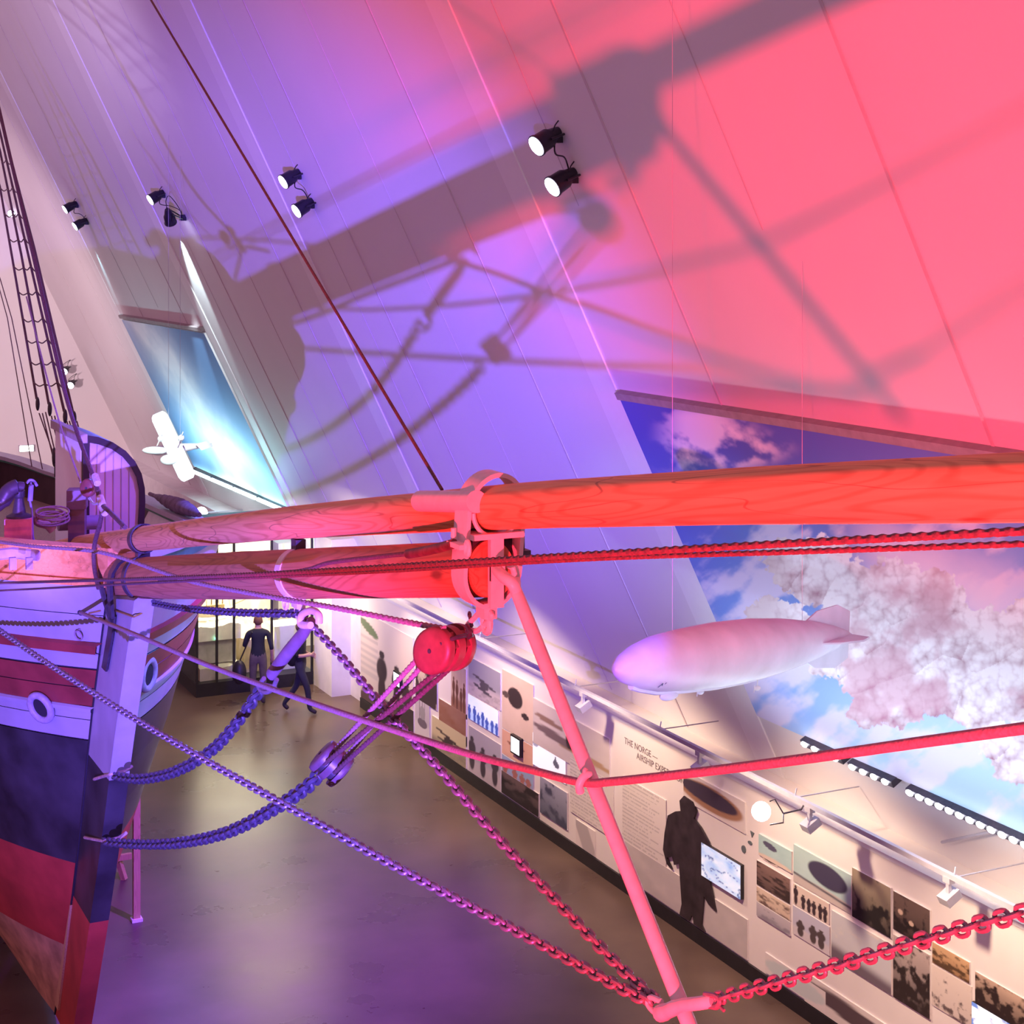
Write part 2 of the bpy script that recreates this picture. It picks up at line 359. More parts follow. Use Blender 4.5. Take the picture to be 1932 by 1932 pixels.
def printmat(name, rough=.45, emit=0):
    if name in MATS: return MATS[name]
    m = bpy.data.materials.new(name); m.use_nodes = True; nt = m.node_tree; b = nt.nodes['Principled BSDF']
    a = nt.nodes.new('ShaderNodeVertexColor'); a.layer_name = 'Ink'
    nt.links.new(a.outputs['Color'], b.inputs['Base Color']); b.inputs['Roughness'].default_value = rough
    if emit: nt.links.new(a.outputs['Color'], b.inputs['Emission Color']); b.inputs['Emission Strength'].default_value = emit
    MATS[name] = m; return m
M_PRINT = printmat('printed_picture'); M_SCREEN = printmat('lit_screen_picture', .2, .55); M_MURAL = printmat('printed_mural', .6)
def inked(name, grid, rgb, back, m, edge, parent=None):
    """grid (a,b,3) front points; rgb (a,b,3) printed colour; back = vector to the back side of the board"""
    A, B = grid.shape[:2]; n = A * B; vs = grid.reshape(-1, 3).tolist()
    fs = [(i * B + j, i * B + j + 1, (i + 1) * B + j + 1, (i + 1) * B + j) for i in range(A - 1) for j in range(B - 1)]
    cor = [0, B - 1, n - 1, n - B]; bk = [(grid.reshape(-1, 3)[c] + np.array(back)).tolist() for c in cor]
    vs += [vs[c] for c in cor] + bk; q = n
    nf = len(fs); fs += [(q, q + 1, q + 5, q + 4), (q + 1, q + 2, q + 6, q + 5), (q + 2, q + 3, q + 7, q + 6), (q + 3, q, q + 4, q + 7), (q + 4, q + 5, q + 6, q + 7)]
    me = bpy.data.meshes.new(name); me.from_pydata(vs, [], fs); me.materials.append(m); me.materials.append(edge)
    me.polygons.foreach_set('material_index', [0] * nf + [1] * 5)
    ca = me.color_attributes.new('Ink', 'FLOAT_COLOR', 'POINT')
    c = np.ones((len(vs), 4), np.float32); c[:n, :3] = np.clip(rgb.reshape(-1, 3), 0, 1); ca.data.foreach_set('color', c.ravel())
    me.update(); o = bpy.data.objects.new(name, me); COL.objects.link(o)
    if parent: o.parent = parent; o.matrix_parent_inverse = WM(parent).inverted()
    return o

def sky_right(px, py, Y, Z):
    u = px / 100.; v = py / 100.
    base = mixc((.10, .11, .52), (.20, .36, .80), sm(800, 1350, py + .25 * (px - 1200)))
    base = mixc(base, (.50, .72, .95), sm(1180, 1560, py + .35 * (px - 1500)) * .9)
    w = fbm(u * .9 + 3, v * 1.5 + u * .8, 3); w2 = fbm(u * 2.1, v * 2.6 - u, 9)
    c = sm(.47, .62, w * .75 + w2 * .25)
    up = sm(1480, 1380, px + 40 * np.sin(v * 5)) * sm(740, 790, py) * sm(910, 860, py) * sm(1215, 1300, px)
    c = np.clip(c * .75 * sm(880, 1000, py) + up * sm(.38, .55, w2 * .7 + w * .3), 0, 1)
    base = mixc(base, (.84, .74, .90), c)
    band = np.exp(-((py - (1060 + .42 * (px - 1700) + 25 * (w2 - .5))) / 70) ** 2) * sm(1560, 1680, px) * sm(1960, 1900, px + 0 * py + .5 * (w - .5) * 200)
    base = mixc(base, (.92, .70, .84), band * .9)
    puffs = [(1545, 1075, 70), (1600, 1110, 62), (1490, 1065, 48), (1450, 1160, 40), (1490, 1170, 36), (1680, 1130, 78), (1755, 1150, 75), (1640, 1185, 66),
             (1720, 1215, 80), (1800, 1195, 60), (1775, 1290, 70), (1700, 1310, 62), (1645, 1330, 48), (1865, 1215, 70), (1905, 1290, 80), (1850, 1320, 62),
             (1600, 1240, 46), (1625, 1280, 40), (1935, 1420, 70), (1885, 1395, 42), (1940, 1180, 50), (1560, 1250, 36), (1680, 1250, 60), (1990, 1300, 90), (2080, 1380, 130)]
    inside = np.full(px.shape, -1.); hgt = np.zeros(px.shape); lx = np.zeros(px.shape)
    rag = (fbm(u * 6, v * 6, 5) - .5) * 34 + (fbm(u * 16, v * 16, 6) - .5) * 14
    for (a, b_, r) in puffs:
        d = np.hypot(px - a, py - b_) + rag; k = 1 - d / r; up_ = k > inside
        inside = np.where(up_, k, inside); lx = np.where(up_, ((px - a) * .5 + (py - b_)) / r, lx)
    wu, wv = u + .16 * (fbm(u * 3, v * 3, 2) - .5), v + .16 * (fbm(u * 3, v * 3, 41) - .5)
    wl = worley(wu * 2.6, wv * 2.6, 4); wl2 = worley(wu * 6, wv * 6, 8); wl3 = worley(wu * 14, wv * 14, 3)
    shade = np.clip(.98 - .55 * wl ** 2 - .50 * wl2 ** 2 - .22 * wl3 ** 2 - .30 * sm(.1, .8, lx) + .5 * (fbm(u * 1.6, v * 1.6, 31) - .5), 0, 1)
    pc = mixc((.36, .14, .20), (.97, .93, .94), shade * 1.2)
    pc = mixc(pc, (.60, .26, .34), sm(.52, .72, fbm(u * 1.3 + 9, v * 1.3, 12)) * .65)
    old = sm(1520, 1440, px)
    pc = mixc(pc, (.55, .42, .45), old * .6)
    out = mixc(base, pc, sm(.0, .06, inside))
    return out
def sky_left(px, py, Y, Z):
    t = (Z - 3.2) / 3.9; s_ = (Y - 35.13) / 7.9
    w = fbm(Y * .35, Z * .7 + Y * .3, 21); w2 = fbm(Y * 1.1, Z * 1.6, 23)
    base = mixc((.16, .36, .66), (.12, .28, .55), t)
    d = np.exp(-((s_ - .55 - .35 * (t - .5) + .25 * (w - .5)) / .27) ** 2)
    base = mixc(base, (.92, .92, .99), d * (.6 + .9 * w2))  # white streak puts the lamp's beam into the print colour
    return mixc(base, (.50, .78, .88), sm(.28, .05, t) * sm(.5, .2, s_))
def mural(name, label, Y0, Y1, Z0, Z1, fn, ny, nz):
    Ys = np.linspace(Y0, Y1, ny); Zs = np.linspace(Z0, Z1, nz); g = np.zeros((nz, ny, 3))
    for i, z in enumerate(Zs):
        for j, y in enumerate(Ys): g[i, j] = rp(y, z, .055)
    d = g - O; dep = d[..., 0] * SS + d[..., 1] * CC
    px = 966 + F * (d[..., 0] * CC - d[..., 1] * SS) / dep; py = HY - F * d[..., 2] / dep
    o = inked(name, g, fn(px, py, g[..., 1], g[..., 2]), rp(0, 0, 0) - rp(0, 0, .045), M_MURAL, M_RIB)
    return tag(o, label, 'mural')
mural('sky_mural', 'wide printed sky mural with billowing pink and white smoke clouds on the sloping wall', 16.9, 6.2, 3.2, 7.14, sky_right, 820, 420)
mural('sky_mural', 'tall blue sky mural with white streak of painted lamp light, far down the hall behind the aeroplane', 43.05, 35.1, 3.2, 7.07, sky_left, 200, 160)
for Y0, Y1 in ((6.2, 16.9), (35.1, 43.05)):
    mb = MB(); mb.hexa([rp(Y0, 7.12, 0), rp(Y1, 7.12, 0), rp(Y1, 7.2, 0), rp(Y0, 7.2, 0), rp(Y0, 7.12, .09), rp(Y1, 7.12, .09), rp(Y1, 7.2, .09), rp(Y0, 7.2, .09)])
    n += 1; struct('trim_%d' % n, mb, mat('grey_rail', (.30, .26, .27), .6), smooth=False)

# ---------------------------------------------------------------- the ship
XS = 3.54
def ysf(Z): return float(np.interp(Z, [.35, .67, 1.91, 2.95, 4.15, 5.67], [18.0, 17.8, 17.06, 16.48, 15.88, 15.02]))   # front of stem
def seamY(Z): return ysf(Z) + float(np.interp(Z, [.6, 2.2, 3.9, 5.6], [.82, .82, .95, 1.0]))
def Bf(Z): return float(np.interp(Z, [.35, 1, 1.87, 2.32, 2.65, 3.25, 3.9, 4.55, 5.9], [.35, 1.25, 1.68, 1.87, 1.96, 2.21, 2.36, 2.54, 2.68]))
LEN = 20.5
def half(a, Z):
    """half breadth a metres aft of the planking's fore end"""
    b = .10 + Bf(Z) * (1 - math.exp(-max(a, 0) / 2.9))
    if a > 11: b *= 1 - .42 * ((a - 11) / 8.7) ** 2
    return b
SHE = ([0, 2, 3, 4, 5, 6, 8, 10, 12, 14, 16, 18, 20], [0, -.01, .17, .30, .40, .45, .51, .53, .56, .57, .52, .38, .30])
def sheer(a, Z): return Z - .045 * a * min(1, max(0, (Z - 2.42) / 3.4)) - float(np.interp(a, *SHE)) * min(1, max(0, (Z - 4.95) / .9))
def hull_pt(side, a, Z, off=0): return np.array([XS + side * (half(a, Z) + off), seamY(Z) + a, sheer(a, Z)])
def port_hit(px, py):
    r = ray(px, py); lo, hi = 10., 40.
    for _ in range(50):
        t = (lo + hi) / 2; p = O + r * t; Z = min(max(p[2], .4), 5.9); a = p[1] - seamY(Z)
        Z2 = p[2] + .045 * max(a, 0) * min(1, max(0, (Z - 2.42) / 3.4))
        if p[0] < XS - half(a, min(max(Z2, .4), 5.9)): lo = t
        else: hi = t
    return p
ship = thing('sailing_ship', 'large wooden sailing ship with white and red hull, bow towards the camera', 'ship', (XS, 15.0, 0))
levels = [(.35, 3), (1.34, 2), (1.345, 2), (1.9, 2), (2.42, 1), (2.9, 1), (3.4, 1), (3.87, 5), (3.885, 0), (4.10, 5), (4.108, 0), (4.245, 5), (4.262, 4), (4.46, 5), (4.47, 4),  # dark row just below the red band is a thin painted shadow
          (4.67, 5), (4.69, 0), (4.86, 0), (4.96, 5), (4.975, 0), (5.27, 5), (5.278, 0), (5.62, 0), (5.78, 0)]
aa = np.concatenate([np.linspace(0, 3, 13), np.linspace(3.4, 11, 16), np.linspace(11.6, 19.7, 14)])
mb = MB()
for side in (-1, 1):
    for (z0, m0), (z1, _) in zip(levels, levels[1:]):
        vs = [hull_pt(side, a, z, -.018 if m0 == 5 else 0) for z in (z0, z1) for a in aa]; k = len(aa)
        if side < 0: fs = [(i, k + i, k + i + 1, i + 1) for i in range(k - 1)]
        else: fs = [(i, i + 1, k + i + 1, k + i) for i in range(k - 1)]
        mb.add(vs, fs, m0)
# transom
zs = [l[0] for l in levels]; a_ = aa[-1]
mb.add([hull_pt(-1, a_, z) for z in zs] + [hull_pt(1, a_, z) for z in reversed(zs)], [tuple(range(2 * len(zs)))], 1)
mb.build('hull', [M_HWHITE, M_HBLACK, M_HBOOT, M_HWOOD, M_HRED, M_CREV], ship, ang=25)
# inner bulwark and deck
mb = MB()
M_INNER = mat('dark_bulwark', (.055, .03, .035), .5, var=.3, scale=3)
for side in (-1, 1):
    A = [a for a in aa if side < 0 or a > 9]; k = len(A); vs = [hull_pt(side, a, z, -.11) for z in (4.3, 5.78) for a in A]
    mb.add(vs, [(i, i + 1, k + i + 1, k + i) for i in range(k - 1)])
A = [a for a in aa if a < 9.8]; k = len(A); mw = MB(); mw.add([hull_pt(1, a, z, -.11) for z in (4.3, 5.78) for a in A], [(i, i + 1, k + i + 1, k + i) for i in range(k - 1)])
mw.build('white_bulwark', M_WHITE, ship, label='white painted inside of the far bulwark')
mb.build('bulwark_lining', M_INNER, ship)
mb = MB(); vs = [hull_pt(-1, a, 4.45, -.1) for a in aa] + [hull_pt(1, a, 4.45, -.1) for a in aa]; k = len(aa)
mb.add(vs, [(i, i + 1, k + i + 1, k + i) for i in range(k - 1)])
mb.build('deck', wood('deck_planks', (.42, .33, .28), (.25, .19, .16), 'Y', 2, False), ship)
# rails
def railbar(side, z0, z1, o0, o1, a0, a1, m, name, label=None, n_=30):
    mb = MB(); A = np.linspace(a0, a1, n_); k = 4
    vs = []
    for a in A:
        for z, o_ in ((z0, o0), (z0, o1), (z1, o1), (z1, o0)):
            vs.append(hull_pt(side, a, 5.78, o_) * (1, 1, 0) + np.array([0, 0, sheer(a, z)]))
    fs = [(i * 4 + j, i * 4 + (j + 1) % 4, (i + 1) * 4 + (j + 1) % 4, (i + 1) * 4 + j) for i in range(n_ - 1) for j in range(4)]
    fs += [(0, 3, 2, 1), tuple((n_ - 1) * 4 + j for j in range(4))]
    mb.add(vs, fs); return mb.build(name, m, ship, label=label, ang=30)
railbar(-1, 5.665, 5.97, -.24, .035, -.05, 4.2, M_RAIL, 'rail_timber', 'bare orange timber along the top of the port bow')
railbar(-1, 5.60, 5.665, -.05, .085, -.05, 4.2, M_RAIL, 'rail_moulding')
railbar(-1, 5.72, 5.95, -.2, .06, 4.2, 19.6, M_TRIM, 'cap_rail')
railbar(1, 5.80, 5.90, -.22, .09, 0, 19.6, M_STEELB, 'cap_rail')
railbar(1, 5.68, 5.80, -.2, .05, 0, 19.6, M_GREEN, 'green_rail_stripe', 'green stripe under the far rail')
for side in (-1, 1):
    mb = MB(); A = np.linspace(-.03, 19.6, 60); vs = []
    for a in A:
        for z, o_ in ((4.85, 0), (4.86, .06), (4.95, .06), (4.98, 0)): vs.append(hull_pt(side, a, z, o_))
    mb.add(vs, [(i * 4 + j, i * 4 + j + 1, (i + 1) * 4 + j + 1, (i + 1) * 4 + j) for i in range(59) for j in range(3)])
    mb.build('rubbing_strake', M_HRED, ship, label='red brown rubbing strake', ang=30)
    mb = MB(); vs = []
    for a in A:
        for z, o_ in ((4.19, 0), (4.20, .035), (4.24, .035), (4.26, 0)): vs.append(hull_pt(side, a, z, o_))
    mb.add(vs, [(i * 4 + j, i * 4 + j + 1, (i + 1) * 4 + j + 1, (i + 1) * 4 + j) for i in range(59) for j in range(3)])
    mb.build('batten', M_HWHITE, ship, ang=30)
# stem post: coloured by height like the hull
mb = MB(); ZS = [.35, .9, 1.6, 2.02, 2.6, 3.2, 3.72, 4.2, 4.8, 5.3, 5.68]; hw = .095
for z0, z1 in zip(ZS, ZS[1:]):
    mi = 2 if z1 <= 2.02 else (1 if z1 <= 3.72 else 0)
    P = []
    for z in (z0, z1): P += [(XS - hw, ysf(z), z), (XS + hw, ysf(z), z), (XS + hw + .01, seamY(z) + .25, z), (XS - hw - .01, seamY(z) + .25, z)]
    mb.hexa(P, mi)
mb.build('stem', [M_HWHITE, M_HBLACK, M_HBOOT], ship, smooth=False)
mb = MB()
for z0, z1 in zip(ZS, ZS[1:]):
    P = []
    for z in (z0, z1): P += [(XS - .116, seamY(z) - .012, z), (XS + .116, seamY(z) - .012, z), (XS + .116, seamY(z) + .02, z), (XS - .116, seamY(z) + .02, z)]
    mb.hexa(P)
mb.build('plank_seam', M_CREV, ship, smooth=False)
# bright fender wedge of bare wood low on the stem
mb = MB(); P = []
for z in (.5, 1.9):
    y = seamY(z); w = .16 if z < 1 else .02
    P += [(XS - .125, y - w, z), (XS - .09, y - w, z), (XS - .09, y + .0, z), (XS - .125, y + .0, z)]
mb.hexa(P); mb.build('wood_fillet', M_PLANK, ship, smooth=False)
# scrape marks (flaked pale paint) low on the port bow
# hawse rings
def ringmesh(c, nrm, R, r, sx=1.0, mi=0, n_=28, upv=(0, 0, 1)):
    nv = Vector(map(float, nrm)).normalized(); u = Vector(upv); u = (u - nv * u.dot(nv)).normalized(); w = nv.cross(u); mb = MB()
    mb.tube([Vector(map(float, c)) + u * (R * sx * math.cos(t)) + w * (R * math.sin(t)) for t in np.linspace(0, 2 * math.pi, n_, endpoint=False)], r, 10, mi, closed=True)
    return mb
h = port_hit(82, 1331)
h2 = port_hit(92, 1331); h3 = port_hit(82, 1321); nr = np.cross(h2 - h, h3 - h); nr = nr / np.linalg.norm(nr); nr = nr if nr[0] < 0 else -nr
mb = ringmesh(h + nr * .04, nr, .132, .038, 1.08)
hr = mb.build('hawse_ring', mat('lead_ring', (.34, .30, .40), .5, var=.2, scale=20), ship, label='grey oval ring round the anchor hole')
mb = MB(); mb.lathe(h - nr * .05, nr, [(0, .12), (.09, .12), (.095, .0)], 24); mb.build('hawse_hole', M_CREV, hr)
# starboard hawse ring
a = .55; c = hull_pt(1, a, 4.42, .02)
mb = ringmesh(c, (1, -.9, -.1), .13, .04, 1.15); hr2 = mb.build('hawse_ring', MATS['lead_ring'], ship)
mb = MB(); mb.lathe(c - np.array([.74, -.67, 0]) * .05, (1, -.9, -.1), [(0, .115), (.06, .115), (.065, 0)], 20); mb.build('hawse_hole', M_CREV, hr2)
# ring bolt on the white plank
c = port_hit(153, 1195) + nr * .04
mb = ringmesh(c, nr, .042, .008, 1.2); mb.cyl(c + np.array([0, 0, .05]), c + np.array([0, 0, .05]) - nr * .08, .014); mb.build('ring_bolt', M_ROPEG, ship)
# hole where the rope leaves
c = port_hit(152, 1156); mb = ringmesh(c + nr * .0, nr, .024, .012, .8); mb.build('rope_eye', M_IRON, ship)
# yellow sealing band round the stem head
mb = MB(); z1, z2 = 5.25, 5.28
mb.tube([port_hit(170, 1157) + (-.012, 0, 0), port_hit(192, 1152) + (-.012, 0, 0)], .008, 6)
mb.tube([PX(212, 1150, XS - .112), PX(252, 1164, XS - .101), PX(286, 1149, XS + .10)], .008, 6)
mb.build('brass_strip', mat('brass', (.45, .28, .08), .4, .4), ship)
# iron gammoning straps round bowsprit root and stem
def strap(pts, w, t, name, m, parent=ship, label=None, wdir=(0, 1, 0)):
    mb = MB(); P = [Vector(map(float, q)) for q in pts]; wd = Vector(wdir) * (w / 2); vs = []
    for i, q in enumerate(P):
        T = (P[min(i + 1, len(P) - 1)] - P[max(i - 1, 0)]).normalized(); nn = T.cross(Vector(wdir)).normalized() * t / 2
        vs += [q - wd - nn, q + wd - nn, q + wd + nn, q - wd + nn]
    fs = [(i * 4 + j, i * 4 + (j + 1) % 4, i * 4 + 4 + (j + 1) % 4, i * 4 + 4 + j) for i in range(len(P) - 1) for j in range(4)]
    fs += [(0, 3, 2, 1), tuple((len(P) - 1) * 4 + j for j in range(4))]
    mb.add(vs, fs); return mb.build(name, m, parent, ang=50, label=label)
strap([PX(213, 1160, XS - .125), PX(208, 1200, XS - .125), PX(201, 1240, XS - .125), PX(197, 1263, XS - .125)], .19, .02, 'stem_plate', M_IRON, label='dark iron plate bolted to the stem')
# ---- things on the fore deck that belong to the ship
mb = MB()
cz = PY(30, 1035, 17.6)
mb.hexa([PX(0 + dx, y, x) for x, y, dx in ((2.62, 1050, 12), (2.72, 1050, 62), (2.80, 1050, 66), (2.70, 1050, 16))] +
        [PX(0 + dx, y, x) for x, y, dx in ((2.62, 972, 10), (2.72, 970, 60), (2.80, 968, 62), (2.70, 969, 12))])
M_POST = mat('crimson_post', (.62, .16, .22), .5, var=.3, scale=6, bump=.2)
post = PY(36, 1010, 17.75)
def yaw_box(mb, c, sx, sy, sz, yaw, mi=0):
    M = Matrix.Translation(Vector(map(float, c))) @ Matrix.Rotation(yaw, 4, 'Z'); mb.box((-sx / 2, -sy / 2, -sz / 2), (sx / 2, sy / 2, sz / 2), mi, M)
mb = MB(); pz = PY(36, 1010, 17.75); yaw_box(mb, (pz[0], pz[1], 5.45), .27, .27, 1.2, -.25)
bp = mb.build('bitt_post', M_POST, ship, smooth=False, label='square crimson wooden post')
top = np.array([pz[0], pz[1], 6.05])
mb = MB(); mb.lathe(top, (0, 0, 1), [(0, .13), (.02, .13), (.05, .07), (.20, .045), (.22, .06), (.28, .06)], 16)
mb.build('bitt_cap', M_IRON, bp)
# brake lever (curved arm) of the windlass
mb = MB(); q = [PY(-14, 960, 17.6), PY(5, 945, 17.6), PY(18, 925, 17.6), PY(34, 918, 17.6), PY(46, 919, 17.6)]
mb.tube(catmull(q, 6), [.07] * 6 + [.085] * 6 + [.08] * 6 + [.05] * 6 + [.03], 10); mb.build('windlass_lever', mat('purple_iron', (.06, .04, .07), .4, .3), ship)
mb = MB(); q0, q1 = PY(110, 988, 18.2), PY(190, 985, 18.2)
mb.cyl(q0, q1, .078, .078, 18); mb.build('windlass_barrel', mat('blue_grey_wood', (.22, .18, .30), .55), ship)
mb = MB(); q = PY(146, 965, 18.05); yaw_box(mb, (q[0], q[1], q[2] - .35), .17, .22, 1.15, -.3); yaw_box(mb, (q[0], q[1], q[2] + .14), .20, .25, .2, -.3)
mb.build('samson_post', mat('dark_wood_post', (.14, .08, .10), .5, var=.2), ship, smooth=False)
mb = MB(); f0, f1 = PX(-20, 1048, 2.42), PX(72, 1046, 2.78)
mb.tube([f0, f0 + (f1 - f0) * .5 + (0, 0, .02), f1 + (0, 0, -.01)], .055, 8, sx=.6)
for px in (24, 55):
    c_ = PX(px, 1062, 2.38 + (px / 72) * .36); mb.box(tuple(c_ - (.03, .03, .06)), tuple(c_ + (.03, .03, .05)))
mb.build('rail_fairlead', mat('lilac_iron', (.42, .30, .45), .4), ship, label='lilac iron fairlead lying on the bow rail')
# deckhouse: profile with rounded fore corner, dark trim, white planks
YD = 18.9
prof_px = [(158, 820), (185, 824), (212, 834), (236, 850), (254, 870), (266, 893), (272, 920), (273, 945), (271, 985), (270, 1060)]
inner_px = [(158, 833), (185, 838), (210, 847), (231, 862), (247, 881), (257, 900), (262, 925), (262, 950), (260, 985), (259, 1060)]
out3 = [PY(x, y, YD) for x, y in prof_px]; in3 = [PY(x, y, YD) for x, y in inner_px]
zb = 4.0
dh = bpy.data.objects.new('deckhouse', None); COL.objects.link(dh); dh.parent = ship; dh.matrix_parent_inverse = ship.matrix_basis.inverted()
dh.location = tuple(map(float, (out3[0][0], YD, zb)))
dh['label'] = 'white planked deckhouse with a rounded dark edge'
dx = (0, 1.35, 0)
poly = [np.array([in3[0][0], YD, zb])] + in3[:-1] + [np.array([in3[-1][0], YD, zb])]
mb = MB(); k = len(poly); off = Vector((0, 1.3, 0))
mb.prism(poly, off)
# plank grooves
M_DH = mat('deckhouse_pink_lit_white', (.62, .46, .50), .5, var=.05, scale=3, bump=.1)  # pinkish light on the front is mixed into this white
mb.build('house_wall', M_DH, dh, smooth=False)
for gx in (168, 183, 199, 214, 229, 244):
    yt = np.interp(gx, [p[0] for p in inner_px[:7]], [p[1] for p in inner_px[:7]]) + 2
    a0 = PY(gx, yt, YD); mb = MB(); mb.box((a0[0] - .004, YD - .008, zb), (a0[0] + .004, YD + .004, a0[2])); mb.build('plank_groove', mat('groove', (.40, .32, .38), .7), dh, smooth=False)
mb = MB(); vs = []
for a_, b_ in zip(out3, in3):
    vs += [a_ + (0, -.035, 0), b_ + (0, -.035, 0), b_ + (0, 1.34, 0), a_ + (0, 1.34, 0)]
kk = len(out3); fs = [(i * 4 + j, i * 4 + (j + 1) % 4, i * 4 + 4 + (j + 1) % 4, i * 4 + 4 + j) for i in range(kk - 1) for j in range(4)] + [(0, 3, 2, 1), (kk * 4 - 4, kk * 4 - 3, kk * 4 - 2, kk * 4 - 1)]
mb.add(vs, fs); mb.build('roof_edge', M_TRIM, dh, ang=50)
mb = MB(); p0 = out3[0]; xl = p0[0]
mb.box((xl - .015, YD - .04, zb), (xl + .055, YD + .05, p0[2] - .05)); mb.build('corner_post', M_TRIM, dh, smooth=False)
mb = MB(); mb.box((xl - .05, YD - .06, p0[2] - .09), (xl + .03, YD + 1.75, p0[2] + .01)); mb.build('eave_board', mat('eave_grey', (.38, .32, .38), .5), dh, smooth=False)
mb = MB(); mb.box((xl - .02, YD + .07, zb), (xl + .0, YD + 1.6, p0[2] - .09)); mb.build('side_panel', mat('lit_side_white', (.85, .85, .88), .45, var=.02), dh, smooth=False, label='side board in a brighter, lit white')  # lit side painted brighter than the front

# ---------------------------------------------------------------- spars
def axis_obj(p0, p1, prof, name, m, parent=None, sx=1.0, n=28, jig=.006, bend=None):
    """round timber between p0 and p1, mesh local z along the spar; prof [(t, radius)]"""
    p0 = Vector(map(float, p0)); p1 = Vector(map(float, p1)); d = p1 - p0; Lr = d.length
    z = d.normalized(); x = Vector((1, 0, 0)); x = (x - z * x.dot(z)).normalized(); y = z.cross(x)
    vs = []; fs = []; ts = np.linspace(0, 1, 60)
    for i, t in enumerate(ts):
        r = float(np.interp(t, [q[0] for q in prof], [q[1] for q in prof])); dy = 0
        if bend:
            q = p0 + d * t; Yb = [c[1] for c in bend]; dy = (float(np.interp(q.y, Yb, [c[2] for c in bend])) - q.z) * y.z
        for j in range(n):
            a = 2 * math.pi * j / n; rr = r * (1 + jig * math.sin(3 * a + t * 30) + jig * math.sin(5 * a - t * 50))
            vs.append((rr * sx * math.cos(a), rr * math.sin(a) + dy, t * Lr))
    for i in range(59):
        for j in range(n): fs.append((i * n + j, i * n + (j + 1) % n, (i + 1) * n + (j + 1) % n, (i + 1) * n + j))
    fs += [tuple(reversed(range(n))), tuple(59 * n + j for j in range(n))]
    mb = MB(); mb.add(vs, fs); o = mb.build(name, m)
    M = Matrix((x, y, z)).transposed().to_4x4(); M.translation = p0
    if parent is not None:
        o.parent = parent; o.matrix_parent_inverse = WM(parent).inverted()
    o.matrix_basis = M
    return o
# jib boom (slightly bowed, as in the photograph)
BP = [(110, 1036), (200, 1025), (300, 1013), (500, 991), (700, 974), (980, 955), (1130, 947), (1400, 936), (1932, 919.5), (2150, 912.5)]
bc = catmull([PX(x, y, XS) for x, y in BP], 8)[::-1]
def boomc(Y): return np.array([XS, Y, float(np.interp(Y, [c[1] for c in bc], [c[2] for c in bc]))])
def Yat(px): r = ray(px, 475); return float(r[1] * XS / r[0])
jb = thing('jib_boom', 'long pale pine boom lying above the thicker bowsprit, leaving the picture at the right', 'boom', bc[-1])
axis_obj(bc[-1], bc[0], [(0, .10), (.08, .116), (.45, .110), (.75, .111), (1, .105)], 'spar', M_SPAR, jb, bend=bc, n=36)
# bowsprit
s0 = PX(215, 1092, XS); s1 = PX(928, 1073, XS)
def stubc(Y): return s0 + (s1 - s0) * ((Y - s0[1]) / (s1[1] - s0[1]))
def stubr(Y): return float(np.interp(Y, [s1[1], s0[1]], [.142, .192]))
bs = thing('bowsprit', 'thick round bowsprit below the jib boom, running from the stem to the iron cap', 'bowsprit', s0)
axis_obj(s0, s1, [(0, .165), (.02, .192), (.5, .175), (1, .142)], 'spar', M_SPAR2, bs, sx=.88, n=40, jig=.003)
AX = Vector(map(float, (s1 - s0) / np.linalg.norm(s1 - s0)))
def band(c, rx, rz, w, t, name, m, parent, label=None):
    mb = MB(); k = 40; vs = []; c = Vector(map(float, c)); xx = Vector((1, 0, 0)); yy = AX.cross(xx)
    if yy.z < 0: yy = -yy
    for i in range(k):
        a = 2 * math.pi * i / k; dd = xx * math.cos(a); ee = yy * math.sin(a)
        for (q, o) in ((0, -w / 2), (t, -w / 2), (t, w / 2), (0, w / 2)): vs.append(c + dd * (rx + q) + ee * (rz + q) + AX * o)
    mb.add(vs, [(i * 4 + j, i * 4 + (j + 1) % 4, ((i + 1) % k) * 4 + (j + 1) % 4, ((i + 1) % k) * 4 + j) for i in range(k) for j in range(4)])
    return mb.build(name, m, parent, ang=35, label=label)
Yb = Yat(563); rb = stubr(Yb)
bd = band(stubc(Yb), rb * .88, rb, .115, .012, 'band', M_IRONW, bs, 'pale iron band halfway along the bowsprit')
mb = MB(); c = stubc(Yb) + (0, 0, rb + .03); mb.box((c[0] - .035, c[1] - .05, c[2] - .03), (c[0] + .035, c[1] + .05, c[2] + .045)); mb.build('band_lug', M_IRON, bd)
mb = MB(); c = stubc(Yb) - (0, 0, rb + .045); mb.box((c[0] - .03, c[1] - .06, c[2] - .02), (c[0] + .03, c[1] + .06, c[2] + .045))
mb.tube([c + np.array([0, .0, -.04]) + np.array([0, .05 * math.cos(t), .05 * math.sin(t)]) for t in np.linspace(0, 6.283, 18, endpoint=False)], .014, 8, closed=True)
mb.tube([c + np.array([-.09, .0, .02]) + np.array([0, .04 * math.cos(t), .04 * math.sin(t)]) for t in np.linspace(0, 6.283, 18, endpoint=False)], .012, 8, closed=True)
mb.build('band_eye', M_IRONW, bd)
